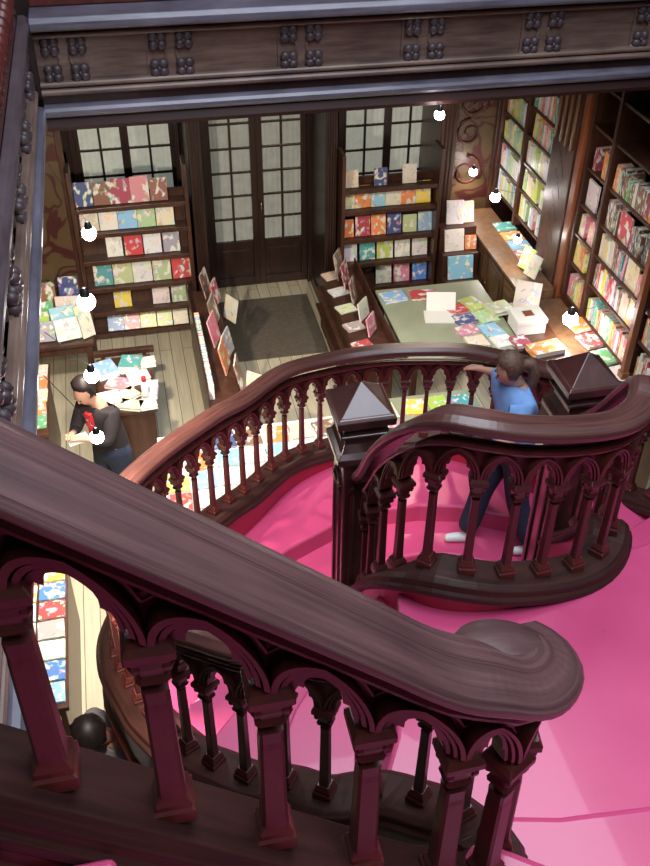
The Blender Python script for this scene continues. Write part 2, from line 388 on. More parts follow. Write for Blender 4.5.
# ------------------------------------------------------------------ railings
def catmull(P, n=14):
    out = []
    Q = [Vector(p) for p in P]; Q = [2*Q[0]-Q[1]]+Q+[2*Q[-1]-Q[-2]]
    for i in range(1, len(Q)-2):
        a, b, c, d = Q[i-1], Q[i], Q[i+1], Q[i+2]
        for k in range(n):
            t = k/n
            out.append(.5*((2*b)+(-a+c)*t+(2*a-5*b+4*c-d)*t*t+(-a+3*b-3*c+d)*t**3))
    out.append(Q[-2]); return out
class Path:
    def __init__(s, P, smooth=True):
        s.p = catmull(P) if smooth else [Vector(p) for p in P]
        s.s = [0]
        for a, b in zip(s.p, s.p[1:]): s.s.append(s.s[-1]+math.hypot(b.x-a.x, b.y-a.y))
        s.L = s.s[-1]
    def pos(s, x):
        if x <= 0: i = 0
        elif x >= s.L: i = len(s.p)-2
        else:
            lo, hi = 0, len(s.s)-1
            while hi-lo > 1:
                mid = (lo+hi)//2
                if s.s[mid] <= x: lo = mid
                else: hi = mid
            i = lo
        d = s.s[i+1]-s.s[i]
        return s.p[i].lerp(s.p[i+1], (x-s.s[i])/d if d > 1e-9 else 0)
    def tan(s, x, e=.03):
        d = s.pos(min(s.L, x+e))-s.pos(max(0, x-e)); d.z = 0; return d.normalized()
    def at(s, x, t, h):
        T = s.tan(x); return s.pos(x)+Vector((-T.y*t, T.x*t, h))
def sweep(mb, path, prof, s0, s1, hf=lambda s: 0, ds=.05, tf=lambda s: 1):
    n = max(1, int((s1-s0)/ds)); ss = [s0+(s1-s0)*i/n for i in range(n+1)]
    mb.loft([[path.at(x, t*tf(x), h+hf(x)) for t, h in prof] for x in ss], True, ss)
def sq(hw, z, ch=.25):
    c = hw*(1-ch)
    return [(hw, -c, z), (hw, c, z), (c, hw, z), (-c, hw, z), (-hw, c, z), (-hw, -c, z), (-c, -hw, z), (c, -hw, z)]
def baluster_proto(k, hcap, sw=.016):
    """k: size factor of mouldings; hcap: height of the capital's top. Returns shaft with capital and foot block as children."""
    s = MB()
    z0, z1 = .10*k, hcap-.12*k
    q = sw/.019
    s.loft([sq(.023*k*q, .055*k), sq(.021*k*q, .10*k), sq(.019*k*q, .30*k), sq(.018*k*q, z1-.03*k), sq(.019*k*q, z1)])
    sh = s.build('baluster', 'carved_wood')
    f = MB()
    f.loft([sq(.036*k, 0, .06), sq(.036*k, .030*k, .06), sq(.031*k, .036*k, .06), sq(.031*k, .048*k, .06), sq(.022*k, .068*k, .15)])
    fo = f.build('foot_block', 'carved_wood', sh)
    c = MB()
    c.loft([sq(.021*k, z1+.02*k), sq(.027*k, z1+.03*k), sq(.021*k, z1+.042*k), sq(.025*k, z1+.06*k), sq(.033*k, z1+.085*k, .1), sq(.039*k, z1+.093*k, .06), sq(.039*k, z1+.108*k, .06), sq(.031*k, z1+.12*k, .1)])
    if k > 0:
        for a in range(4):
            q = a*math.pi/2+math.pi/4
            c.blob((.034*k*math.cos(q), .034*k*math.sin(q), z1+.072*k), .011*k, .011*k, .014*k, 6, 4)
    ca = c.build('capital', 'carved_wood', sh)
    return sh
def arch_pts(a, b, R_, inset, n=9):
    """points (s,h) of a pointed arch from a to b, rise R_, shrunk inwards by inset"""
    w = (b-a)/2; mid = (a+b)/2; r = 1.25*w; yk = R_/math.sqrt(r*r-(r-w)**2)
    P = []
    a0 = math.acos((r-w)/r)
    for i in range(n+1):
        th = a0*i/n; P.append((-(w)+(r-r*math.cos(th)), r*math.sin(th)*yk))
    P = P+[(-x, y) for x, y in P[::-1][1:]]
    f = 1-inset/w
    return [(mid+x*f, y*(1-inset/R_*1.0)) for x, y in P]
def arcade(mb, path, sl, hf, hs, ht, k, step=1):
    """tracery between the balusters: nested arch rings, cusps and a spandrel plate"""
    for a, b in zip(sl, sl[1:]):
        if b-a > .5*k+.2: continue
        for inset, e, d, up in ((.0, .036*k, .012*k, 1), (.0, .010*k, .031*k, 0), (.0145*k, .008*k, .026*k, 0), (.027*k, .008*k, .020*k, 2)):
            Rr = ht-hs-.012*k
            o = arch_pts(a, b, Rr, inset); i_ = arch_pts(a, b, Rr, inset+e)
            rings = []
            for j, ((s1, h1), (s2, h2)) in enumerate(zip(o, i_)):
                if up == 2:   # cusps
                    u = j/(len(o)-1); cu = max(0, 1-abs(abs(u-.5)-.27)/.07)
                    s2 += ((a+b)/2-s2)*.22*cu; h2 -= .012*k*cu
                z0 = hs
                rings.append([path.at(s1, d, z0+h1+hf(s1)), path.at(s2, d, z0+h2+hf(s2)), path.at(s2, -d, z0+h2+hf(s2)), path.at(s1, -d, z0+h1+hf(s1))])
            mb.loft(rings)
        o = arch_pts(a, b, ht-hs-.012*k, 0)
        rings = []
        for s1, h1 in o:
            rings.append([path.at(s1, .006*k, hs+h1+hf(s1)), path.at(s1, .006*k, ht+.02+hf(s1)), path.at(s1, .014*k, ht+.02+hf(s1)), path.at(s1, .014*k, hs+h1+hf(s1))])
        mb.loft(rings)
    if k > 1.2:     # raised trim round each three-cornered recess
        for a in sl[1:-1]:
            tri = [(a-.050*k, ht-.022*k), (a+.050*k, ht-.022*k), (a+.018*k, hs+.095*k), (a, hs+.070*k), (a-.018*k, hs+.095*k)]
            pts = [path.at(q[0], -.004*k, q[1]+hf(q[0])) for q in tri]
            mb.tube(pts+[pts[0]], .0045*k, 5)
    # rail moulding over the arches
    for t in (.026*k,):
        sweep(mb, path, [(-t, ht-.008*k), (t, ht-.008*k), (t*1.15, ht+.004*k), (t, ht+.016*k), (-t, ht+.016*k), (-t*1.15, ht+.004*k)], sl[0], sl[-1], hf, .06)
def railing(name, label, path, H, k, s_bal, rail_prof, curb_prof, railmat, hf=lambda s: 0, rail_rng=None, curb_rng=None, skirt=None, hcap=.53, ht=.68, strip=None, tf=lambda s: 1):
    t = thing(name, label, 'stair railing', path.pos(path.L/2))
    hr = MB(); sweep(hr, path, [(a, b+H) for a, b in rail_prof], *(rail_rng or (0, path.L)), hf, .025, tf); hr.build('handrail', railmat, t, smooth=False, bevel=.008)
    cb = MB(); sweep(cb, path, curb_prof, *(curb_rng or (0, path.L)), lambda s: 0, .05); cb.build('base_rail', 'base_wood', t, bevel=.005)
    if skirt:
        for nm, prof, mat in skirt:
            sk = MB(); sweep(sk, path, prof, *(curb_rng or (0, path.L)), lambda s: 0, .05); sk.build(nm, mat, t)
    ar = MB(); arcade(ar, path, s_bal, hf, hcap, ht, k); ar.build('arcade', 'carved_wood', t)
    return t
def put_balusters(t, proto, path, sl):
    off = worigin(t)
    for i, s in enumerate(sl):
        o = proto if not proto.get('used') else cpy(proto, None)
        if proto.get('used'):
            if 'used' in o: del o['used']
            for c in proto['kids']: cc = cpy(bpy.data.objects[c], o)
        else:
            proto['kids'] = [c.name for c in kids(proto)]; proto['used'] = 1
        o.parent = t; T = path.tan(s); o.location = path.pos(s)-off; o.rotation_euler = (0, 0, math.atan2(T.y, T.x))

# --- lower railing: the big curve round the stairs
OUT = [(.86, 1.50, 3.13), (.82, 1.63, 3.06), (.73, 1.73, 3.0), (.62, 1.82, 2.95), (.445, 1.87, 2.9), (.33, 1.98, 2.83), (.19, 2.08, 2.75), (.07, 2.21, 2.68), (-.02, 2.34, 2.6), (-.19, 2.71, 2.4),
       (-.245, 2.9, 2.3), (-.3, 3.1, 2.2), (-.35, 3.35, 2.07), (-.35, 3.7, 1.90), (-.22, 4.15, 1.73), (.02, 4.55, 1.62), (.37, 4.95, 1.53), (.57, 5.15, 1.47), (.91, 5.49, 1.42),
       (1.27, 5.68, 1.35), (1.6, 5.74, 1.33), (1.95, 5.71, 1.33), (2.35, 5.52, 1.38), (2.75, 5.1, 1.45), (3.0, 4.65, 1.58), (3.2, 4.15, 1.78), (3.33, 3.65, 2.05), (3.38, 3.2, 2.45), (3.32, 2.7, 2.86), (3.1, 2.25, 3.02), (2.8, 1.9, 3.06)]
pout = Path(OUT)
RP = [(-.062, -.03), (-.072, -.01), (-.066, .012), (-.035, .03), (.035, .03), (.066, .012), (.072, -.01), (.062, -.03), (.04, -.045), (-.04, -.045)]
CP = [(-.10, -.10), (-.115, -.085), (-.115, -.06), (-.10, -.045), (-.095, -.02), (-.07, 0), (.07, 0), (.095, -.02), (.10, -.045), (.115, -.06), (.115, -.085), (.10, -.10)]
n_out = int(pout.L/.172); s_out = [.10+.172*i for i in range(n_out)]
rl = railing('stair_railing', 'long curved dark railing sweeping round the outside of the lower stairs', pout, .80, 1.0, s_out, RP, CP, 'lower_rail_wood',
             skirt=[('outer_stringer', [(.03, -.42), (.10, -.40), (.12, -.36), (.09, -.34), (.09, -.10), (.03, -.10)], 'carved_wood'),
                    ('painted_skirting', [(-.075, -.40), (.03, -.40), (.03, -.10), (-.075, -.10)], 'red_paint_dark')])
# flip: travel runs clockwise seen from above, so the outside is on the left (+t)
bal = baluster_proto(1.0, .53)
put_balusters(rl, bal, pout, s_out)

# --- inner railing round the well
INN = [(.985, 3.52, 2.12), (.955, 3.3, 2.36), (.95, 3.08, 2.68), (.985, 2.86, 2.95), (1.06, 2.735, 3.08), (1.19, 2.665, 3.09), (1.36, 2.64, 3.05), (1.6, 2.655, 3.0), (1.80, 2.70, 2.97), (1.94, 2.80, 2.96), (2.03, 2.95, 2.95),
       (2.10, 3.15, 2.75), (2.13, 3.35, 2.5), (2.14, 3.55, 2.28)]
pin = Path(INN)
n_in = int((pin.L-.1)/.172); s_in = [.12+.172*i for i in range(n_in)]
ri = railing('stair_railing', 'short S curved dark railing between the two pyramid capped newel posts', pin, .80, 1.0, s_in, RP, CP, 'lower_rail_wood',
             skirt=[('inner_stringer', [(-.075, -.42), (-.03, -.42), (-.03, -.10), (-.075, -.10)], 'red_paint_dark'),
                    ('painted_skirting', [(-.03, -.30), (.06, -.30), (.06, -.10), (-.03, -.10)], 'red_paint_dark')])
proto2 = cpy(bal); [cpy(bpy.data.objects[c], proto2) for c in bal['kids']]
for kk in ('used', 'kids'):
    if kk in proto2: del proto2[kk]
put_balusters(ri, proto2, pin, s_in)

# --- upper railing, close to the camera
zb = lambda x: 3.71-.90*(x-.235)
UP = [(x, 1.28, zb(x)) for x in (-1.3, -1.0, -.7, -.4, -.1, .2, .4, .55)]+[(.68, 1.285, 3.345), (.79, 1.315, 3.25), (.865, 1.385, 3.19), (.88, 1.46, 3.15), (.85, 1.53, 3.12)]
pup = Path(UP)
UR = [(-.085, -.035), (-.112, -.015), (-.114, .010), (-.098, .030), (-.028, .068), (-.018, .078), (.018, .078), (.060, .052), (.070, .050), (.098, .022), (.104, 0), (.09, -.03), (.062, -.05), (.05, -.078), (-.05, -.078), (-.062, -.05)]
UC = [(-.11, -.17), (-.13, -.15), (-.13, -.11), (-.115, -.09), (-.11, -.05), (-.085, 0), (.085, 0), (.11, -.05), (.115, -.09), (.13, -.11), (.13, -.15), (.11, -.17)]
s0 = 1.3-.307+.0
s_up = [s0-.235*2, s0-.235]+[s0+.235*i for i in range(5)]+[s0+.235*4+.165, s0+.235*4+.31]
ru = railing('stair_railing', 'big dark handrail with round end and carved arches running across the foreground', pup, .92, 1.35, s_up, UR, UC, 'rail_wood',
             skirt=[('edge_strip', [(.12, -.185), (.140, -.185), (.140, -.16), (.12, -.16)], 'red_paint_dark'),
                    ('stringer', [(-.06, -.55), (.12, -.55), (.12, -.17), (-.06, -.17)], 'carved_wood'),
                    ('near_moulding', [(-.135, -.42), (-.06, -.42), (-.06, -.17), (-.12, -.17), (-.12, -.22), (-.145, -.25), (-.145, -.28), (-.125, -.31)], 'carved_wood')], hcap=.63, ht=.80)
balu = baluster_proto(1.35, .63, .021)
put_balusters(ru, balu, pup, s_up)
# round boss that closes the end of the handrail
e = MB(); cx, cy, cz = .785, 1.40, 3.225+.92
def disc(r, z): return [(cx+r*1.12*math.cos(2*math.pi*j/28), cy+r*.95*math.sin(2*math.pi*j/28), cz+z-.28*r*math.cos(2*math.pi*j/28)) for j in range(28)]
e.loft([disc(.10, -.08), disc(.135, -.05), disc(.145, -.015), disc(.135, .02), disc(.09, .045), disc(.05, .056), disc(.002, .060)])
e.build('end_boss', 'rail_wood_plain', ru, smooth=True)

# --- newel posts
def newel(x, y, zb_, label, zt=3.40):
    t = thing('newel_post', label, 'newel post', (x, y, zb_))
    b = MB(); b.box(x-.105, x+.105, y-.105, y+.105, zb_+.16, zt-.42); b.build('post', 'newel_wood', t, bevel=.012)
    f = MB(); f.box(x-.13, x+.13, y-.13, y+.13, zb_, zb_+.14); f.box(x-.118, x+.118, y-.118, y+.118, zb_+.14, zb_+.18); f.build('plinth', 'newel_wood', t, bevel=.012)
    for dx, dy in ((0, -1), (-1, 0), (1, 0), (0, 1)):
        p = MB()
        for q in (-1, 1):
            a = Vector((x+dx*.106+q*.055*abs(dy), y+dy*.106+q*.055*abs(dx), 0))
            p.tube([a+Vector((0, 0, zb_+.26)), a+Vector((0, 0, zt-.62))], .013, 6)
        for zz in (zb_+.24, zt-.62): p.boxm(Matrix.Translation((x+dx*.106, y+dy*.106, zz)), .15 if dy else .03, .15 if dx else .03, .03)
        pts = []
        for i in range(9):
            a = math.pi*i/8; u = -.055*math.cos(a); pts.append((x+dx*.108+u*abs(dy), y+dy*.108+u*abs(dx), zt-.60+.07*math.sin(a)))
        p.tube(pts, .012, 6)
        p.build('carved_panel', 'newel_wood', t)
    r4 = lambda h, z: [(x-h, y-h, z), (x+h, y-h, z), (x+h, y+h, z), (x-h, y+h, z)]
    n = MB(); n.loft([r4(.112, zt-.44), r4(.14, zt-.40), r4(.14, zt-.37), r4(.118, zt-.345), r4(.10, zt-.30), r4(.10, zt-.27), r4(.125, zt-.25), r4(.125, zt-.235), r4(.095, zt-.22), r4(.095, zt-.19)])
    n.build('neck_moulding', 'newel_wood', t, bevel=.004)
    c = MB(); c.loft([r4(.105, zt-.20), r4(.145, zt-.175), r4(.148, zt-.135), r4(.135, zt-.12), r4(.125, zt-.118), r4(.004, zt)])
    c.build('pyramid_cap', 'newel_wood', t, bevel=.003)
newel(.985, 3.66, 1.2, 'carved newel post with pyramid cap at the low end of the S curved railing')
newel(2.17, 3.68, 1.2, 'carved newel post with pyramid cap behind the S curved railing, beside the woman')

# ------------------------------------------------------------------ painted stairs
st = thing('staircase', 'glossy red painted curved staircase and landing between the dark railings', 'staircase', (1.6, 2.4, 0))
def outpt(zc, side):   # point of the outer path whose kerb height is zc, left or right half
    n = len(pout.p); rng = range(0, int(n*.62)) if side < 0 else range(n-1, int(n*.62), -1)
    for i in rng:
        if pout.p[i].z <= zc: return (pout.p[i].x, pout.p[i].y, i)
    return (pout.p[i].x, pout.p[i].y, i)
def path_between(i, j): return [(pout.p[k].x, pout.p[k].y) for k in (range(i, j+1) if j >= i else range(i, j-1, -1))][1:-1]
UI = [(.97, 2.86), (1.05, 2.75), (1.19, 2.68), (1.36, 2.655), (1.6, 2.67), (1.80, 2.72), (1.93, 2.81), (2.02, 2.96)]
zL = 2.90; dz = .1573
Aout = outpt(2.93, -1)
land = [(.97, 2.86), (.86, 2.42), (.74, 2.05), (.62, 1.84), (.75, 1.72), (.85, 1.55), (.9, 1.2), (.9, -.3), (3.2, -.3), (3.3, 1.5), (3.3, 2.6), (3.0, 2.88), (2.6, 2.86), (2.3, 2.84), (2.04, 2.80)]+UI[::-1][1:-1]
def step(poly, z, name='step', th=.20, bev=.022, mat='red_paint'):
    o = MB().prism(poly, z-th, z).build(name, mat, st, bevel=bev, seg=3)
    for p in o.data.polygons: p.use_smooth = False
    return o
step(land, zL, 'landing', .16)
def flight(side):
    N_ = 10
    if side < 0:
        inner = [(.97-.005*k, 2.86+.094*k) for k in range(N_+2)]
        outer = [outpt(2.93-dz*k, -1) for k in range(8)]
        i7 = outer[7][2]; iend = min(range(len(pout.p)), key=lambda q: abs(pout.p[q].x-.22)+abs(pout.p[q].y-4.8))
        for k in range(8, N_+1): j = int(i7+(iend-i7)*(k-7)/(N_-7)); outer.append((pout.p[j].x, pout.p[j].y, j))
    else:
        inner = [(2.05+.012*k, 2.82+.085*k) for k in range(N_+2)]
        outer = [outpt(2.93-dz*k, 1) for k in range(8)]
        i7 = outer[7][2]; iend = min(range(len(pout.p)), key=lambda q: abs(pout.p[q].x-2.8)+abs(pout.p[q].y-5.0))
        for k in range(8, N_+1): j = int(i7+(iend-i7)*(k-7)/(N_-7)); outer.append((pout.p[j].x, pout.p[j].y, j))
    for k in range(N_):
        z = zL-dz*(k+1)
        a, b = outer[k], outer[k+1]
        mid = lambda o, i, f, bow: (i[0]+(o[0]-i[0])*f+bow*(i[1]-o[1]), i[1]+(o[1]-i[1])*f+bow*(o[0]-i[0]))
        bw = .05*side
        poly = [inner[k], mid(a, inner[k], .35, bw), mid(a, inner[k], .7, bw), a[:2]]+path_between(a[2], b[2])+[b[:2], mid(b, inner[k+1], .7, bw), mid(b, inner[k+1], .35, bw), inner[k+1]]
        # the tread above overlaps the riser line by a nosing
        step(poly, z, th=.22)
    return outer, inner
oL, iL = flight(-1)
oR, iR = flight(1)
# half landing and the lower flight that faces the camera
zT = 1.17
nose = [[(.40, 4.50), (.60, 4.66), (.81, 4.80), (1.16, 4.965), (1.54, 5.055), (1.85, 5.045), (2.14, 4.97), (2.45, 4.80), (2.7, 4.5)],
        [(.42, 4.05), (.62, 4.28), (.85, 4.45), (1.16, 4.61), (1.45, 4.69), (1.75, 4.70), (2.0, 4.65), (2.35, 4.45), (2.7, 4.1)]]
for k in range(2, 6): nose.append([(x, y-.36*(k-1)) for x, y in nose[1]])
outerarc = path_between(oL[-1][2]-1, oR[-1][2]+1)
step(outerarc[::-1]+nose[0], zT, 'half_landing')
for k in range(1, 6):
    up_ = [(x, y+.06) for x, y in nose[k-1]]
    step(up_[::-1]+nose[k], zT-dz*k, th=.2)
# upper flight next to the camera
s1 = [(.80, 1.60), (.97, 1.59), (1.17, 1.545), (1.49, 1.52), (1.8, 1.54), (2.1, 1.6), (2.1, -.3), (.66, -.3), (.66, 1.2), (.78, 1.3)]
step(s1, 3.05, bev=.028)
step([(.80, 1.42), (.87, 1.385), (1.02, 1.28), (1.2, 1.05), (1.28, .7), (1.28, -.3), (.45, -.3), (.45, 1.2), (.6, 1.24)], 3.26, bev=.028)
for k in range(5):
    x1_ = .50-.235*k; x0_ = max(-.585, x1_-.30); step([(x1_, 1.15), (x1_, -.3), (x0_, -.3), (x0_, 1.15)], 3.42+.2115*k, th=.24)

# ------------------------------------------------------------------ books
PAL = dict(red=(.55, .03, .03), crimson=(.40, .02, .06), pink=(.75, .22, .32), orange=(.80, .25, .03), yellow=(.80, .62, .05), cream=(.74, .68, .50), white=(.80, .80, .77),
           green=(.10, .42, .12), pale_green=(.45, .62, .30), teal=(.05, .38, .36), blue=(.05, .20, .60), sky=(.25, .55, .80), navy=(.03, .05, .22), purple=(.28, .10, .42), grey=(.38, .38, .38), brown=(.22, .10, .05), black=(.03, .03, .03), lime=(.45, .65, .08))
NM = {'pale_green': 'pale green', 'sky': 'sky blue'}
ORD = ['first', 'second', 'third', 'fourth', 'fifth', 'sixth', 'seventh', 'eighth', 'ninth', 'tenth', 'eleventh', 'twelfth', 'thirteenth', 'fourteenth', 'fifteenth', 'sixteenth', 'seventeenth', 'eighteenth', 'nineteenth', 'twentieth', 'twenty-first', 'twenty-second', 'twenty-third', 'twenty-fourth', 'twenty-fifth', 'twenty-sixth', 'twenty-seventh', 'twenty-eighth', 'twenty-ninth', 'thirtieth']
BM = {}
def bookmesh(w_, h_, t_):
    key = (round(w_, 2), round(h_, 2), round(t_, 3))
    if key not in BM:
        w_, h_, t_ = key; c = .004; b = MB()
        b.box(-w_/2, w_/2, -t_/2, -t_/2+c, 0, h_); b.box(-w_/2, w_/2, t_/2-c, t_/2, 0, h_); b.box(-w_/2, -w_/2+c, -t_/2+c, t_/2-c, 0, h_)
        b.cur = 1; b.box(-w_/2+c, w_/2-.006, -t_/2+c, t_/2-c, .005, h_-.005)
        o = b.build('book', ['book_cover', 'paper']); BM[key] = o.data; bpy.data.objects.remove(o)
    return BM[key]
def book(loc, w_, h_, t_, col, rot, label, group, name='book', cat='book'):
    o = bpy.data.objects.new(name, bookmesh(w_, h_, t_)); COL.objects.link(o)
    o.location = loc; o.rotation_euler = rot; j = lambda v: min(1, v*random.uniform(.85, 1.12)); c = PAL[col]; o.color = (j(c[0]+.06), j(c[1]+.06), j(c[2]+.06), 1)
    tag(o, label, cat, group); return o
def facing_row(x0, pitch, z, y, cols, rowname, casename, w_=.19, h_=.25, tilt=-10, lie=0):
    n = 0
    for i, c in enumerate(cols):
        if not c: continue
        hh = h_*random.uniform(.88, 1.06)
        book((x0+pitch*i, y, z), w_*random.uniform(.88, 1.0), hh, .018, c, (R(tilt), 0, R(random.uniform(-2, 2))),
             f'{NM.get(c, c)} book, {ORD[n]} from the left, {rowname}, {casename}', f'face-out books on the {casename}')
        n += 1
# far bookcases (ledges that show covers)
def ledge_case(name, label, x0, x1, y, zs, mat='shop_wood', top=1.95):
    t = thing(name, label, 'bookcase', ((x0+x1)/2, y, 0))
    for x in (x0, x1-.04):
        MB().box(x, x+.04, y-.14, y+.13, 0, top+.1).build('side_panel', mat, t, bevel=.004)
    MB().box(x0+.04, x1-.04, y+.10, y+.13, 0, top-.25).build('back_panel', mat, t)
    for z in zs:
        b = MB(); b.box(x0+.04, x1-.04, y-.10, y+.10, z-.03, z-.005); b.box(x0+.04, x1-.04, y-.115, y-.10, z-.035, z+.015); b.build('shelf', mat, t, bevel=.003)
    return t
zsL = [1.62, 1.33, 1.01, .67, .37, .09]
ledge_case('display_bookcase', 'tall dark display bookcase of face-out books under the left window', -.60, .62, 9.72, zsL)
CL = 'left window bookcase'
rows = ['top row', 'second row', 'third row', 'fourth row', 'fifth row', 'lowest row']
facing_row(-.46, .195, zsL[0], 9.72, ['navy', 'brown', 'crimson', 'pink', 'brown'], rows[0], CL, .2, .27)
facing_row(-.44, .20, zsL[1], 9.72, ['cream', 'white', 'sky', 'pale_green', 'cream'], rows[1], CL, .205, .28)
facing_row(-.42, .205, zsL[2], 9.72, [None, 'white', 'red', 'white', 'grey'], rows[2], CL, .19, .27)
facing_row(-.38, .215, zsL[3], 9.72, ['teal', 'pale_green', 'white', 'pale_green', 'red'], rows[3], CL, .215, .29)
facing_row(-.42, .215, zsL[4], 9.72, [None, 'yellow', None, 'white', 'pale_green'], rows[4], CL, .21, .27)
facing_row(-.32, .185, zsL[5], 9.68, ['blue', 'red', 'yellow', 'lime', 'cream'], rows[5], CL, .19, .2, -35)
zsR = [1.33, .98, .67, .34, .06]
ledge_case('display_bookcase', 'tall dark display bookcase under the right window, filled with face-out books', 2.28, 3.42, 9.72, [1.58]+zsR, top=1.9)
CR = 'right window bookcase'
facing_row(2.42, .33, 1.58, 9.72, ['cream', 'navy', 'white'], 'top row', CR, .16, .20)
facing_row(2.38, .175, zsR[0], 9.72, ['cream', 'orange', 'sky', 'cream', 'orange', 'yellow'], 'second row', CR, .18, .24)
facing_row(2.38, .185, zsR[1], 9.72, ['orange', 'crimson', 'orange', 'navy', 'pale_green', 'sky'], 'third row', CR, .175, .22)
facing_row(2.42, .21, zsR[2], 9.72, ['white', 'teal', 'lime', 'white', 'white'], 'fourth row', CR, .19, .25)
facing_row(2.62, .22, zsR[3], 9.72, [None, 'white', 'pink', 'blue'], 'fifth row', CR, .19, .24)

# right wall bookcases
def wall_case(label, y0, y1, z0, z1, zs, ys, x=4.4, mat='shop_wood'):
    t = thing('wall_bookcase', label, 'bookcase', (x+.2, (y0+y1)/2, 0))
    MB().box(x+.30, x+.34, y0, y1, z0, z1).build('back_panel', mat, t)
    for yy in ys: MB().box(x-.03, x+.30, yy-.025, yy+.025, z0, z1).build('upright', mat, t, bevel=.005)
    for z in zs: MB().box(x-.01, x+.30, y0, y1, z-.03, z).build('shelf', mat, t, bevel=.004)
    return t
GAPS = [(1.60, 6.93, 7.17), (1.92, 7.22, 7.46), (1.92, 7.93, 8.17)]
def spine_row(y0, y1, z, cols, hmax, rowname, case, x=4.41, skip=.0):
    y = y1-.03; n = 0       # from the far end towards the camera
    while y > y0+.03:
        t_ = random.choice((.035, .045, .055, .07)); h_ = hmax*random.uniform(.72, .98)
        c = random.choice(cols)
        if any(abs(z-g[0]) < .02 and y > g[1] and y-t_ < g[2] for g in GAPS): y -= t_; continue
        if random.random() >= skip:
            w_ = random.choice((.14, .17))
            if n < len(ORD):
                book((x+w_/2, y-t_/2, z+.001), w_, h_, t_, c, (0 if random.random() > .25 else R(random.choice((-4, 4))), 0, 0),
                     f'{NM.get(c, c)} spine, {ORD[n]} from far end, {rowname}, {case}', f'upright books in the {case}')
            n += 1
        y -= t_+.004
z1 = [1.10, 1.42, 1.74, 2.06, 2.38, 2.70, 3.02]
wall_case('tall wall bookcase on the right, next to the painted scroll panel', 8.95, 10.45, .95, 3.3, z1, (8.97, 9.72, 10.43))
BR = ['cream', 'white', 'pale_green', 'lime', 'pale_green', 'cream', 'orange', 'sky', 'teal', 'pink', 'white', 'yellow']
C1 = 'scroll panel bookcase'
for z, nm in zip(z1[:6], ['lowest shelf', 'second lowest shelf', 'third lowest shelf', 'fourth lowest shelf', 'fifth lowest shelf', 'topmost visible shelf']):
    spine_row(9.76, 10.40, z, BR, .28, nm+', far half', C1)
    if z < 2.9: spine_row(9.02, 9.69, z, BR, .28, nm+', near half', C1, skip=.12)
z2 = [.90, 1.28, 1.60, 1.92, 2.30, 2.72, 3.1]
wall_case('long wall bookcase on the right nearest the camera, books on slanting view shelves', 6.0, 8.25, .85, 3.4, z2, (6.02, 6.70, 7.76, 8.23))
C2 = 'near right wall bookcase'
DK = ['brown', 'crimson', 'brown', 'black', 'orange', 'cream', 'green', 'brown']
MX = ['cream', 'white', 'white', 'orange', 'pink', 'grey', 'teal', 'yellow', 'cream', 'brown', 'lime', 'red', 'white']
for z, nm, cols, sk in zip(z2[:5], ['lowest shelf', 'second shelf', 'third shelf', 'fourth shelf', 'fifth shelf'], [MX, MX, MX, DK, DK], (.1, 0, .05, .25, .1)):
    spine_row(7.80, 8.20, z, ['orange', 'red', 'yellow', 'pink', 'cream', 'green'] if z < 1.9 else DK, .27, nm+', far bay', C2, skip=.1)
    spine_row(6.74, 7.72, z, cols, .29 if z < 2 else .26, nm+', middle bay', C2, skip=sk)
    if z < 1.5: spine_row(6.06, 6.66, z, MX, .29, nm+', near bay', C2, skip=.1)
for (y, z, c, lb) in ((7.05, 1.602, 'cream', 'large cream book standing face out on the third shelf of the near right bookcase'), (8.05, 1.922, 'white', 'white card standing face out high in the far bay of the near right bookcase'),
                      (7.34, 1.922, 'red', 'red book standing face out on the fourth shelf of the near right bookcase')):
    book((4.43, y, z), .22, .27, .02, c, (0, 0, R(-90)), lb, None)
# pilasters between them
def side_pil(label, y0, y1, mat, z1=3.5, x=4.34, carve=True):
    t = thing('pilaster', label, 'pilaster', (x, (y0+y1)/2, 0))
    MB().box(x, 4.84, y0, y1, 0, z1).build('shaft', mat, t, bevel=.01)
    MB().box(x-.004, 4.84, y0-.01, y1+.01, 0, .2).build('plinth', mat, t, bevel=.01)
    if carve:
        c = MB(); n = 6; ym = (y0+y1)/2
        for k in range(n):
            z = 1.0+.24*k
            for q in (-1, 1):
                c.tube([(x+.002, ym, z), (x+.002, ym+q*.09, z+.07), (x+.002, ym+q*.05, z+.15), (x+.002, ym, z+.22)], [.004, .006, .005, .004], 6)
        c.build('carving', mat, t, smooth=True)
        g = MB()
        for k in range(4): g.tube([(x-.01, y0+.06+(y1-y0-.12)*k/3, 2.35), (x-.01, y0+.06+(y1-y0-.12)*k/3, 3.3)], .022, 8)
        g.build('column_cluster', 'cabinet_wood', t, smooth=True)
side_pil('carved wooden pilaster with slim columns between the two right wall bookcases', 8.42, 8.92, 'shop_wood')
side_pil('orange brown post at the far edge of the near right bookcase', 8.27, 8.38, 'orange_wood', carve=False)
t = thing('post', 'orange brown post in front of the near right bookcase, between its near bays', 'post', (4.34, 6.66, .85))
MB().box(4.30, 4.36, 6.63, 6.69, .85, 3.5).build('shaft', 'orange_wood', t, bevel=.006)
MB().box(4.29, 4.362, 6.615, 6.705, .845, .95).build('plinth', 'orange_wood', t, bevel=.004)
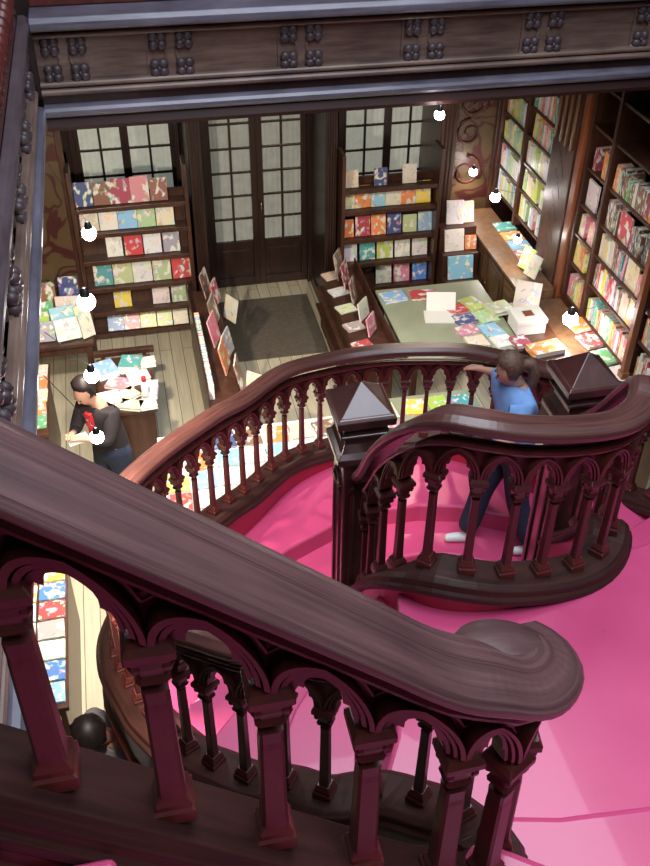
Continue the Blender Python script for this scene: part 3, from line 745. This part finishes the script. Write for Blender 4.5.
# base cupboards under the right wall cases
def cupboard(label, x0, x1, y0, y1, z, n, mat='cabinet_wood'):
    t = thing('cupboard', label, 'cupboard', ((x0+x1)/2, (y0+y1)/2, 0))
    MB().box(x0+.02, x1, y0+.005, y1-.005, 0, z-.04).build('body', mat, t, bevel=.005)
    MB().box(x0-.03, x1, y0, y1, z-.04, z).build('top', mat, t, bevel=.008)
    L = (y1-y0)/n
    for k in range(n):
        a = y0+k*L+.03; b = y0+(k+1)*L-.03
        d = MB(); d.box(x0, x0+.02, a, b, .08, z-.1); d.box(x0-.012, x0, a+.05, b-.05, .14, z-.16); dd = d.build('door', mat, t, bevel=.006)
        MB().blob((x0-.03, b-.04, z*.55), .015, .015, .015).build('knob', 'brass', dd, smooth=True)
cupboard('brown wooden cupboard under the far right wall bookcase', 3.95, 4.33, 8.3, 10.3, .90, 4)
cupboard('brown wooden cupboard under the near right wall bookcase', 4.05, 4.36, 5.9, 8.2, .84, 5)
# books lying on the far cupboard
for i, (y, c) in enumerate(((9.75, 'teal'), (9.5, 'orange'), (9.28, 'sky'), (9.05, 'crimson'), (8.8, 'yellow'))):
    book((4.18, y, .905+.0), .2, .24, .03, c, (R(-90), 0, R(-90)), f'{NM.get(c, c)} book flat on the far right cupboard, {ORD[i]} from the scroll panel', 'flat books on the far right cupboard')
for i, (y, c) in enumerate(((8.72, 'lime'), (8.55, 'cream'))):
    book((4.13, y, .93), .17, .24, .02, c, (R(-20), 0, R(-70)), f'{c} book leaning upright on the far right cupboard next to the carved pilaster', None)

# stepped stand with big books in the corner
t = thing('display_stand', 'stepped dark stand holding large face-out books beside the scroll panel', 'display stand', (3.75, 9.5, 0))
for i, (y, z) in enumerate(((9.20, .22), (9.37, .50), (9.54, .77), (9.71, 1.02))):
    MB().box(3.46, 3.90, y-.085, y+.085, 0, z).build('step', 'shop_wood', t, bevel=.005)
sp = [((3.66, 9.72, 1.025), .20, .27, 'white', 'tall white book on the top level of the stepped stand'), ((3.83, 9.74, 1.025), .13, .24, 'cream', 'small cream book at the back right of the stepped stand'),
      ((3.62, 9.54, .775), .23, .25, 'white', 'white landscape book on the third level of the stepped stand'), ((3.82, 9.55, .775), .13, .16, 'orange', 'small orange book on the third level of the stepped stand'),
      ((3.66, 9.36, .505), .30, .27, 'sky', 'large bright blue book on the second level of the stepped stand'),
      ((3.56, 9.19, .225), .20, .25, 'lime', 'green and white book on the lowest level of the stepped stand'), ((3.76, 9.18, .225), .27, .23, 'yellow', 'large yellow book on the lowest level of the stepped stand')]
for l, a, b, c, lb in sp: book(l, a, b, .03, c, (R(-14), 0, R(random.uniform(-6, 2))), lb, None)

# ------------------------------------------------------------------ tables
def table(label, x0, x1, y0, y1, z, top='shop_wood', body='shop_wood', box=False, legs=True, name='display_table'):
    t = thing(name, label, 'table', ((x0+x1)/2, (y0+y1)/2, 0))
    MB().box(x0, x1, y0, y1, z-.04, z).build('tabletop', top, t, bevel=.006)
    if box:
        MB().box(x0+.03, x1-.03, y0+.03, y1-.03, 0, z-.04).build('body', body, t, bevel=.005)
    else:
        a = MB(); a.box(x0+.05, x1-.05, y0+.04, y0+.06, z-.14, z-.04); a.box(x0+.05, x1-.05, y1-.06, y1-.04, z-.14, z-.04); a.box(x0+.04, x0+.06, y0+.05, y1-.05, z-.14, z-.04); a.box(x1-.06, x1-.04, y0+.05, y1-.05, z-.14, z-.04); a.build('apron', body, t)
        for x in (x0+.06, x1-.06):
            for y in (y0+.06, y1-.06): MB().box(x-.03, x+.03, y-.03, y+.03, 0, z-.04).build('leg', body, t, bevel=.005)
    return t
table('long table with pale green top below the right window bookcase', 2.46, 3.62, 7.35, 8.72, .85, 'table_top')
gt = 'long pale green topped table'
k = 0
for (x, y, c, w_, h_, r) in ((2.62, 8.52, 'sky', .26, .20, 8), (2.92, 8.50, 'red', .28, .18, -4), (3.20, 8.15, 'red', .22, .17, 12), (3.42, 8.22, 'lime', .20, .26, 20),
                          (3.22, 7.95, 'navy', .22, .18, 10), (3.46, 7.95, 'pale_green', .2, .25, 16), (3.18, 7.74, 'pink', .22, .17, 12), (3.43, 7.70, 'sky', .2, .24, 14), (3.20, 7.52, 'cream', .2, .2, 6), (3.46, 7.48, 'white', .2, .2, 10)):
    book((x, y-h_/2, .866), w_, h_, .025, c, (R(-90), 0, R(r)), f'{NM.get(c, c)} book lying on the pale green table, {ORD[k]} from its bookcase end', 'books lying on the pale green table')
    k += 1
# white lectern shaped book rest
t = thing('book_rest', 'white open book rest on the pale green topped table', 'book rest', (2.98, 8.1, .851))
MB().boxm(Matrix.Translation((3.02, 8.18, .90)) @ Matrix.Rotation(R(-12), 4, 'Z') @ Matrix.Rotation(R(62), 4, 'X'), .30, .30, .015).build('back_plate', 'paper', t)
MB().boxm(Matrix.Translation((2.96, 8.04, .857)) @ Matrix.Rotation(R(-12), 4, 'Z'), .30, .22, .02).build('base_plate', 'paper', t)
# dark card racks either side of the door passage
def rack(label, x0, x1, y0, y1, side, items, lab2):
    t = thing('card_rack', label, 'rack', ((x0+x1)/2, (y0+y1)/2, 0))
    MB().box(x0, x1, y0, y1, 0, .72).build('body', 'shop_wood', t, bevel=.006)
    for z in (.30, .52): MB().box(x0-.06 if side < 0 else x1, x0 if side < 0 else x1+.06, y0, y1, z, z+.02).build('ledge', 'shop_wood', t)
    e_ = MB(); e_.box(x0-.015 if side > 0 else x1, x0 if side > 0 else x1+.015, y0, y1, .70, .86); e_.build('edge_board', 'shop_wood', t, bevel=.004)
    for i, (x, y, z, w_, h_, ang, c) in enumerate(items):
        book((x, y, z), w_, h_, .015, c, (R(-12), 0, R(ang)), f'{NM.get(c, c)} {lab2}, {ORD[i]} from the street door', lab2+'s', 'picture_board', 'board')
rack('long dark rack of leaning boards on the left of the door passage', .50, .80, 7.15, 9.3, 1,
     [(.72, 9.2, .725, .22, .28, 70, 'brown'), (.80, 9.0, .725, .2, .26, 68, 'crimson'), (.90, 8.9, .56, .2, .26, -60, 'cream'), (.74, 8.6, .725, .24, .3, 72, 'brown'), (.70, 8.25, .725, .24, .3, 70, 'pink'),
      (.80, 8.0, .725, .22, .26, 66, 'grey'), (.74, 7.75, .725, .24, .3, 74, 'orange'), (.84, 7.45, .725, .22, .3, 78, 'brown'), (.95, 7.35, .62, .24, .26, -40, 'cream')], 'leaning board on the left rack')
# coloured spines along the edge of the left rack
y = 8.55; i = 0
while y > 7.2 and i < 26:
    c = ['orange', 'white', 'blue', 'cream', 'teal', 'white', 'green', 'sky', 'red', 'white'][i % 10]
    book((.50+.03, y, .725), .05, .17, .042, c, (0, 0, 0), f'{NM.get(c, c)} upright leaflet, {ORD[i]} from the far end of the left rack', 'leaflets along the left rack edge', 'leaflet', 'leaflet')
    y -= .05; i += 1
rack('long dark rack of leaning boards on the right of the door passage', 2.02, 2.40, 7.7, 9.45, -1,
     [(2.22, 9.3, .725, .22, .30, 60, 'brown'), (2.24, 9.05, .725, .2, .3, 62, 'crimson'), (2.25, 8.75, .725, .2, .26, 65, 'brown'), (2.27, 8.4, .725, .2, .2, 50, 'cream'), (2.28, 8.1, .725, .2, .2, 55, 'pink')], 'leaning board on the right rack')
for i in range(5):
    book((2.14, 9.25-.36*i, .725), .20, .16, .02, ['cream', 'white', 'cream', 'grey', 'red'][i], (R(-90), 0, R(15)), f'pale booklet lying on the right rack, {ORD[i]} from the street door', 'booklets on the right rack', 'booklet', 'booklet')
# thin brown sheet: painted shade on the floor inside the door
tag(MB().box(.86, 2.0, 8.9, 10.2, 0, .012).build('door_floor_shade', 'shade_brown'), 'brown sheet of painted floor shade inside the dark double door', 'mat')

# left island table piled with papers
table('square brown box table piled with papers, beside the man in the dark jacket', -.50, .02, 7.12, 8.02, .82, 'shop_wood', 'shop_wood', True, name='box_table')
PL = 'box table beside the man in the dark jacket'
k = 0
for (x, y, c, w_, h_, r, t_) in ((-.38, 7.78, 'sky', .20, .22, 20, .07), (-.20, 7.80, 'teal', .20, .20, -15, .09), (-.02, 7.84, 'white', .16, .12, 4, .05), (-.32, 7.55, 'pink', .26, .17, -25, .03), (-.10, 7.60, 'white', .20, .16, 12, .05),
                          (-.38, 7.32, 'white', .2, .2, 10, .04), (-.20, 7.36, 'cream', .22, .16, 35, .03), (-.04, 7.38, 'white', .14, .22, -8, .06), (-.24, 7.20, 'grey', .22, .14, -20, .03), (-.05, 7.18, 'cream', .15, .15, 5, .03)):
    book((x, y-h_/2, .821+t_/2), w_, h_, t_, c, (R(-90), 0, R(r)), f'{NM.get(c, c)} paper stack on the box table beside the man, {ORD[k]} from its far edge', 'paper stacks on the box table', 'paper_stack', 'papers'); k += 1
t = thing('bottle', 'white bottle with red cap on the box table beside the man', 'bottle', (-.07, 7.26, .90))
b = MB(); b.loft([[( -.07+r*math.cos(a*math.pi/5), 7.26+r*math.sin(a*math.pi/5), z) for a in range(10)] for r, z in ((.03, .88), (.033, .90), (.033, 1.0), (.015, 1.04))]); b.build('bottle_body', 'paper', t, smooth=True)
b = MB(); b.loft([[( -.07+r*math.cos(a*math.pi/5), 7.26+r*math.sin(a*math.pi/5), z) for a in range(10)] for r, z in ((.02, 1.035), (.022, 1.08), (.01, 1.09))]); b.build('cap', 'red_shirt', t, smooth=True)
# wooden frame lying behind it
t = thing('wooden_trestle', 'low wooden trestle frame standing behind the box table', 'trestle', (-.2, 8.3, 0))
MB().box(-.55, .06, 8.34, 8.40, .62, .68).build('cross_bar', 'shop_wood', t, bevel=.01)
for x in (-.45, -.04): MB().box(x-.02, x+.02, 8.35, 8.39, 0, .62).build('leg', 'shop_wood', t, bevel=.006)

# left wall: display of books and magazine counters
table('dark low display table against the left wall, covered with books', -1.5, -.52, 8.45, 9.45, .74, 'shop_wood', 'shop_wood', False, name='display_table')
k = 0
for (x, y, z, w_, h_, c, rx, rz) in ((-.98, 9.2, .75, .22, .28, 'brown', -10, 5), (-.74, 9.25, .75, .20, .30, 'navy', -10, -4), (-.98, 8.95, .75, .17, .20, 'green', -20, 6), (-.76, 8.98, .75, .24, .22, 'cream', -16, -5),
                         (-1.02, 8.75, .75, .16, .20, 'lime', -16, 0), (-.80, 8.74, .75, .24, .24, 'sky', -16, 8), (-.60, 8.74, .75, .14, .24, 'cream', -16, 25), (-.98, 8.55, .75, .18, .20, 'grey', -20, 0), (-.74, 8.54, .75, .27, .22, 'white', -20, 12), (-.56, 8.56, .75, .14, .26, 'cream', -12, 30)):
    book((x, y, z), w_, h_, .02, c, (R(rx), 0, R(rz)), f'{NM.get(c, c)} book on the display table by the left wall, {ORD[k]} from its far left', 'books on the left display table'); k += 1
t = thing('notice_board', 'dark gilded notice panel on the left wall beside the display block', 'panel', (-1.2, 9.9, 0))
MB().box(-1.5, -.64, 9.86, 9.90, 0, 3.2).build('board', 'scroll_panel', t, bevel=.004)
MB().box(-.66, -.60, 9.84, 9.92, 0, 3.5).build('frame_post', 'shop_wood', t, bevel=.004)
def mag_counter(label, x0, x1, y0, y1, z, nm, pal, dy=.2):
    table(label, x0, x1, y0, y1, z, 'shop_wood', 'shop_wood', True, name='counter')
    k = 0; y = y1-.02
    while y-dy > y0:
        for cx_ in ((x1-.11, x1-.31)):
            c = pal[k % len(pal)]
            if k < 28: book((cx_, y-dy, z+.012), .18, dy-.015, .016, c, (R(-90), 0, R(random.uniform(-3, 3))), f'{NM.get(c, c)} magazine on the {nm}, {ORD[k]} from its far end', f'magazines on the {nm}', 'magazine', 'magazine')
            k += 1
        y -= dy
mag_counter('narrow dark counter of magazines left of the man in the dark jacket', -1.55, -.93, 6.9, 8.0, .85, 'narrow counter left of the man', ['cream', 'yellow', 'orange', 'white', 'cream', 'red', 'orange', 'yellow', 'green', 'pink'])
mag_counter('long dark counter of bright magazines at the lower left', -1.40, -.78, 4.0, 5.5, .85, 'long counter at the lower left', ['sky', 'white', 'yellow', 'orange', 'blue', 'lime', 'red', 'white', 'grey', 'white', 'white', 'cream', 'blue', 'navy'], .18)
table('dark shelf unit with pale boxes at the lower left edge', -1.4, -.82, 3.15, 3.9, .92, 'shop_wood', 'shop_wood', True, name='counter')
for i, (x, y, c) in enumerate(((-1.0, 3.72, 'orange'), (-.98, 3.5, 'white'), (-.96, 3.25, 'white'))):
    book((x, y-.1, .94+.03), .2, .18, .06, c, (R(-90), 0, 0), f'{c} flat box on the lower left shelf unit, {ORD[i]} from its far end', 'boxes on the lower left shelf unit', 'flat_box', 'box')

# tables seen through the far railing
table('wide pale table of magazines below the far curve of the railing', -.02, 1.72, 5.88, 6.95, .62, 'paper', 'shop_wood', True, name='display_table')
pal = ['lime', 'white', 'white', 'white', 'sky', 'white', 'cream', 'purple', 'white', 'white', 'purple', 'white', 'grey', 'white', 'sky', 'white', 'white', 'teal', 'brown', 'white', 'orange']
k = 0
for iy in range(4):
    for ix in range(7):
        if k < 28:
            c = pal[(k*5+iy) % len(pal)] if iy else ['brown', 'navy', 'navy', 'brown', 'orange', 'cream', 'brown'][ix]
            if ix < 1 and iy > 1: c = ['lime', 'red'][iy % 2]
            book((.10+.235*ix, 6.68-.25*iy-.02, .632), .2, .22, .022, c, (R(-90), 0, R(random.uniform(-10, 10))), f'{NM.get(c, c)} magazine, {ORD[iy]} row from the back, {ORD[ix]} from the left, wide pale table', 'magazines on the wide pale table', 'magazine', 'magazine')
        k += 1
table('small table of yellow and green papers seen behind the far railing', 2.02, 3.05, 6.45, 7.2, .55, 'table_top', 'shop_wood', True, name='display_table')
for i, (x, y, c) in enumerate(((2.14, 6.98, 'cream'), (2.40, 7.0, 'yellow'), (2.66, 7.0, 'lime'), (2.9, 6.98, 'teal'), (2.16, 6.68, 'pink'), (2.42, 6.7, 'lime'), (2.68, 6.68, 'yellow'), (2.92, 6.7, 'cream'))):
    book((x, y-.12, .562), .2, .24, .02, c, (R(-90), 0, R(random.uniform(-8, 8))), f'{NM.get(c, c)} leaflet, {ORD[i]} along the rows on the small table behind the far railing', 'leaflets on the small table', 'leaflet', 'leaflet')
# right side display table with boxes
table('dark table with white boxes in front of the carved pilaster', 3.64, 4.0, 7.05, 8.15, .88, 'shop_wood', 'shop_wood', True)
t = thing('box', 'white lidded box with red print on the dark table by the carved pilaster', 'box', (3.74, 7.66, .88))
MB().box(3.60, 3.90, 7.52, 7.78, .881, 1.02).build('body', 'paper', t, bevel=.006)
MB().box(3.59, 3.91, 7.51, 7.79, 1.0, 1.05).build('lid', 'paper', t, bevel=.006)
MB().box(3.70, 3.80, 7.60, 7.70, 1.050, 1.053).build('printed_mark', 'orange_wood', t)
book((3.62, 7.92, .90), .26, .22, .04, 'pale_green', (R(-90), 0, R(12)), 'pale green book lying behind the white lidded box', None)
book((3.86, 7.96, .885), .26, .30, .03, 'cream', (R(-18), 0, R(-30)), 'large cream book propped open behind the white lidded box', None)
o = book((3.80, 7.12, .90), .34, .2, .06, 'orange', (R(-90), 0, R(8)), 'orange box in front of the white lidded box', None, 'flat_box', 'box')
book((3.60, 7.30, .90), .16, .18, .04, 'crimson', (R(-90), 0, R(8)), 'crimson book under the edge of the white lidded box', None)
for i, (y, c) in enumerate(((7.6, 'orange'), (7.3, 'red'), (7.0, 'green'), (6.7, 'cream'), (6.4, 'teal'))):
    book((4.2, y, .866), .24, .22, .03, c, (R(-90), 0, R(-80)), f'{c} book lying flat on the near right cupboard, {ORD[i]} from the carved pilaster', 'flat books on the near right cupboard')

# ------------------------------------------------------------------ spot lamps
def lamp(loc, anchor, label, r=.045, power=14, tilt=0, cone=150):
    t = thing('spot_lamp', label, 'lamp', loc, 'small spot lamps along the gallery edge')
    loc = Vector(loc); a = Vector(anchor)
    m_ = MB(); mid = Vector((loc.x, loc.y, a.z)) if a.z > loc.z+.1 else loc
    m_.tube([a, (a+loc)/2+Vector((0, 0, .03)), loc+Vector((0, 0, r*1.6))], .002, 5); m_.build('arm', 'black_metal', t, smooth=True)
    s_ = MB(); rings = []
    for rr, zz in ((.15, 1.7), (.35, 1.6), (.5, 1.1), (.6, .75)): rings.append([loc+Vector((rr*r*math.cos(j*math.pi/6), rr*r*math.sin(j*math.pi/6), zz*r)) for j in range(12)])
    s_.loft(rings, False); s_.build('shade', 'black_metal', t, smooth=True)
    MB().blob(loc, r, r, r, 12, 8).build('bulb', 'bulb', t, smooth=True)
    l = bpy.data.lights.new('bulb_light', 'SPOT'); l.spot_size = R(cone); l.spot_blend = .5; l.energy = power; l.color = (1, .86, .70); l.shadow_soft_size = .05
    lo = bpy.data.objects.new('bulb_light', l); COL.objects.link(lo); lo.parent = t; lo.location = (0, 0, -.10); lo.rotation_euler = (R(tilt), 0, 0)
LEFT_LAMPS = [((-.3, 6.35, 2.97), 'spot lamp shining in front of the second row of the left bookcase', .045),
    ((-.3, 4.79, 3.33), 'spot lamp glowing beside the books on the left display table', .045),
    ((-.3, 4.26, 3.20), 'spot lamp glowing at the left corner of the box table', .035),
    ((-.3, 3.88, 3.09), 'spot lamp glowing by the hands of the man in the dark jacket', .03),
    ((-.3, 2.68, 3.26), 'spot lamp seen through the first foreground arch over the pale floor', .018)]
for xyz, lb, rr in LEFT_LAMPS: lamp(xyz, (-.49, xyz[1], 3.49), lb, rr*1.15, 280 if xyz[1] > 6 else 170 if xyz[1] > 4.5 else 85, 24, 150 if xyz[1] > 6 else 112)
lamp((2.39, 6.90, 3.42), (2.39, 7.0, 3.49), 'spot lamp under the far gallery edge above the right window', .04, 140, 20)
lamp((4.05, 10.30, 1.38), (4.42, 10.30, 1.41), 'spot lamp in front of the painted scroll panel', .05, 10)
lamp((4.05, 9.55, 1.40), (4.42, 9.55, 1.42), 'spot lamp at the far end of the right wall bookcase beside the scroll panel', .06, 9)
lamp((4.05, 8.80, 1.25), (4.42, 8.98, 1.28), 'spot lamp at the near end of the right wall bookcase beside the scroll panel', .045, 5)
lamp((4.05, 7.34, 1.14), (4.42, 7.36, 1.25), 'bright spot lamp beside the white lidded box on the right', .075, 12)

# ------------------------------------------------------------------ people
def skin_mesh(name, chains, mat, parent, sub=2):
    """chains: lists of (point, radius); the first point of later chains welds to an existing point when equal"""
    bm = bmesh.new(); lay = bm.verts.layers.skin.verify(); seen = {}
    root = None; off = worigin(parent)
    for ch in chains:
        prev = None
        for p, r in ch:
            key = tuple(round(c, 4) for c in p)
            if key not in seen:
                v = bm.verts.new(Vector(p)-off); seen[key] = v
                v[lay].radius = (r, r) if not isinstance(r, tuple) else r
                if root is None: root = v; v[lay].use_root = True
            v = seen[key]
            if prev is not None and prev is not v and not bm.edges.get((prev, v)): bm.edges.new((prev, v))
            prev = v
    me = bpy.data.meshes.new(name); bm.to_mesh(me); bm.free(); me.materials.append(MATS[mat])
    o = bpy.data.objects.new(name, me); COL.objects.link(o); o.parent = parent
    mo = o.modifiers.new('skin', 'SKIN'); mo.use_smooth_shade = True
    ss = o.modifiers.new('sub', 'SUBSURF'); ss.levels = sub; ss.render_levels = sub
    return o
def V(*a): return tuple(a)
def hand(w, f, up, chains, r=.0095, L=.075, curl=.5):
    """palm at w pointing along f; adds five finger chains rooted in the palm"""
    w = Vector(w); f = Vector(f).normalized(); up = Vector(up).normalized(); sd = f.cross(up).normalized()
    palm = w+f*.045
    chains.append([(tuple(w), .022), (tuple(palm), .026)])
    for i, (q, l) in enumerate(((-.030, .85), (-.010, 1), (.010, .95), (.030, .75))):
        a = palm+f*.035+sd*q; b = a+f*L*l*.5-up*.012*curl; c = b+f*L*l*.4-up*.035*curl
        chains.append([(tuple(palm), .026), (tuple(a), r), (tuple(b), r*.9), (tuple(c), r*.8)])
    a = w+f*.02+sd*.035; b = a+f*.03+sd*.02-up*.01
    chains.append([(tuple(palm), .026), (tuple(a), r*1.1), (tuple(b), r)])
def person(label, P, name='person', hair='hair_dark', top='dark_jacket', legs='jeans', shoes='black_metal', sleeves='long', look=(-1, 0, -.4), hair_long=False):
    """P: joints in room coordinates"""
    t = thing(name, label, 'person', (P['hip'][0], P['hip'][1], min(P['footL'][2], P['footR'][2])))
    J = {k: Vector(v) for k, v in P.items()}
    hip, neck, head = J['hip'], J['neck'], J['head']
    mid = hip.lerp(neck, .5); ax = (J['shL']-J['shR']).normalized()
    ch = [[(tuple(hip), (.11, .085)), (tuple(mid), (.10, .075)), (tuple(neck-(neck-hip).normalized()*.07), (.105, .07)), (tuple(neck), .05), (tuple(neck.lerp(head, .4)), .048), (tuple(head-Vector((0, 0, .03))), (.070, .078)), (tuple(head+Vector((0, 0, .045))), (.078, .09)), (tuple(head+Vector((0, 0, .10))), .05)]]
    chest = tuple(neck-(neck-hip).normalized()*.07)
    for s in 'LR':
        sh, el, ha = J['sh'+s], J['el'+s], J['ha'+s]; kn, fo = J['kn'+s], J['foot'+s]
        ch.append([(chest, (.105, .07)), (tuple(sh), .045), (tuple(sh.lerp(el, .5)), .040), (tuple(el), .036), (tuple(el.lerp(ha, .5)), .031), (tuple(ha), .022)])
        hand(ha, ha-el, Vector((0, 0, 1)) if abs((ha-el).normalized().z) < .9 else Vector((0, 1, 0)), ch)
        hj = hip+ax*(.085 if s == 'L' else -.085)-Vector((0, 0, .06))
        ch.append([(tuple(hip), (.11, .085)), (tuple(hj), .075), (tuple(hj.lerp(kn, .5)), .066), (tuple(kn), .052), (tuple(kn.lerp(fo, .45)), .05), (tuple(fo+Vector((0, 0, .08))), .036)])
    # nose, eyes line up with the look direction
    lk = Vector(look).normalized()
    body = skin_mesh('body', ch, 'skin', t, 2)
    sdv = lk.cross(Vector((0, 0, 1))).normalized(); fu = sdv.cross(lk).normalized(); hc = head+fu*.01
    fc = MB(); fc.blob(hc+lk*.068-fu*.008, .012, .012, .018, 8, 5)
    fc.build('nose', 'skin', t, smooth=True)
    for q in (-1, 1):
        e_ = MB(); e_.blob(hc+lk*.054+sdv*q*.028+fu*.018, .009, .009, .007, 8, 5); e_.build('eye', 'hair_dark', t, smooth=True)
        e2 = MB(); e2.blob(hc+sdv*q*.064-lk*.01, .013, .013, .026, 8, 5); e2.build('ear', 'skin', t, smooth=True)
    mo_ = MB(); mo_.blob(hc+lk*.056-fu*.038, .014, .012, .006, 8, 5); mo_.build('mouth', 'red_shirt', t, smooth=True)
    # clothes
    tp = [[(tuple(hip-Vector((0, 0, .13))), (.17, .15)), (tuple(hip+Vector((0, 0, .05))), (.165, .135)), (tuple(mid), (.15, .125)), (chest, (.17, .135)), (tuple(neck-(neck-hip).normalized()*.02), (.075, .065))]]
    for s in 'LR':
        sh, el, ha = J['sh'+s], J['el'+s], J['ha'+s]
        if sleeves == 'long': tp.append([(chest, (.155, .115)), (tuple(sh), .078), (tuple(sh.lerp(el, .5)), .066), (tuple(el), .058), (tuple(el.lerp(ha, .85)), .038)])
        else: tp.append([(chest, (.18, .14)), (tuple(sh), .086), (tuple(sh.lerp(el, .5)), .074), (tuple(sh.lerp(el, .8)), .070)])
    skin_mesh('top', tp, top, t, 2)
    tr = [[(tuple(hip+Vector((0, 0, .06))), (.165, .14)), (tuple(hip-Vector((0, 0, .06))), (.155, .125))]]
    for s in 'LR':
        kn, fo = J['kn'+s], J['foot'+s]; hj = hip+ax*(.085 if s == 'L' else -.085)-Vector((0, 0, .08))
        tr.append([(tuple(hip-Vector((0, 0, .06))), (.155, .125)), (tuple(hj-Vector((0, 0, .03))), .115), (tuple(hj.lerp(kn, .5)), .105), (tuple(kn), .086), (tuple(kn.lerp(fo, .5)), .082), (tuple(fo+Vector((0, 0, .07))), .088)])
    skin_mesh('trousers', tr, legs, t, 2)
    fl = Vector((lk.x, lk.y, 0)).normalized()
    for s in 'LR':
        f = J['foot'+s]+Vector((0, 0, .035))
        skin_mesh('shoe', [[(tuple(f-fl*.05), .042), (tuple(f+fl*.06), .040), (tuple(f+fl*.15), .032)]], shoes, t, 2)
    # hair
    h = MB()
    c = head-lk*.022+Vector((0, 0, .045)); n = 16; rings = []
    up_ = Vector((0, 0, 1))
    bk = -lk; bk.z = 0; bk.normalize()
    for i in range(9):
        ph = -1.0+i*(math.pi/2+1.0)/8
        rings.append([])
        for j in range(n):
            a = 2*math.pi*j/n; d = Vector((math.cos(a), math.sin(a), 0)); front = max(0, -d.dot(bk))
            rr = .098*math.cos(ph)*(1+.07*math.sin(5*a+i*1.7)+.04*math.sin(9*a-i)) if i < 8 else .003
            zz = .112*math.sin(ph)
            if ph < 0 and front > .3: rr *= .72; zz *= .3
            rings[-1].append(c+d*rr+up_*zz)
    h.loft(rings); hh = h.build('hair', hair, t, smooth=True)
    if hair_long:
        pt = MB(); b0 = head+bk*.09+Vector((0, 0, .06))
        pts = [b0, b0+bk*.07+Vector((0, 0, .0)), b0+bk*.11-Vector((0, 0, .08)), b0+bk*.10-Vector((0, 0, .18)), b0+bk*.07-Vector((0, 0, .27))]
        pt.tube(pts, [.03, .045, .045, .035, .012], 10); pt.build('ponytail', hair, t, smooth=True)
    return t
person('woman with long brown hair in blue t-shirt and jeans on the stairs, reaching out', dict(
    hip=(2.40, 4.80, 1.88), neck=(2.42, 4.90, 2.30), head=(2.31, 4.90, 2.42), shL=(2.36, 5.06, 2.26), shR=(2.40, 4.75, 2.25), elL=(2.37, 5.14, 2.24), haL=(2.29, 5.23, 2.22),
    elR=(2.30, 4.62, 2.04), haR=(2.14, 4.72, 1.97), knL=(2.24, 4.84, 1.46), footL=(2.12, 4.78, 1.01), knR=(2.44, 4.68, 1.44), footR=(2.56, 4.55, 1.01)),
    hair='hair_brown', top='blue_shirt', legs='jeans', shoes='white_shoe', sleeves='short', look=(-.85, .1, -.55), hair_long=True)
pm = person('man with dark hair in dark jacket over red shirt, looking down at a paper', dict(
    hip=(-.40, 6.56, .92), neck=(-.46, 6.51, 1.40), head=(-.55, 6.46, 1.53), shL=(-.345, 6.40, 1.34), shR=(-.575, 6.60, 1.34), elL=(-.40, 6.30, 1.14), haL=(-.57, 6.30, 1.20),
    elR=(-.66, 6.54, 1.14), haR=(-.68, 6.40, 1.20), knL=(-.34, 6.48, .48), footL=(-.34, 6.50, 0), knR=(-.48, 6.60, .48), footR=(-.48, 6.62, 0)),
    hair='hair_dark', top='dark_jacket', legs='jeans', shoes='black_metal', look=(-.62, -.62, -.85))
b = MB(); b.boxm(Matrix.Translation((-.515, 6.435, 1.14)) @ Matrix.Rotation(R(140), 4, 'Z') @ Matrix.Rotation(R(-8), 4, 'X'), .06, .03, .24); b.build('shirt_front', 'red_shirt', pm)
tag(MB().boxm(Matrix.Translation((-.64, 6.33, 1.19)) @ Matrix.Rotation(R(20), 4, 'Z'), .17, .12, .006).build('sheet_of_paper', 'paper'), 'small white paper held by the man in the dark jacket', 'paper')
person('person with dark hair and grey top at the lower left, behind the foreground railing', dict(
    hip=(-0.41, 3.29, .92), neck=(-0.47, 3.33, 1.42), head=(-0.58, 3.24, 1.57), shL=(-0.35, 3.19, 1.37), shR=(-0.57, 3.49, 1.37), elL=(-0.29, 3.15, 1.10), haL=(-0.43, 3.33, 1.0),
    elR=(-0.67, 3.55, 1.10), haR=(-0.69, 3.69, .98), knL=(-0.43, 3.23, .48), footL=(-0.43, 3.21, 0), knR=(-0.55, 3.39, .48), footR=(-0.57, 3.41, 0)),
    hair='hair_dark', top='grey_shirt', legs='jeans', shoes='black_metal', look=(-.6, .6, -.3))
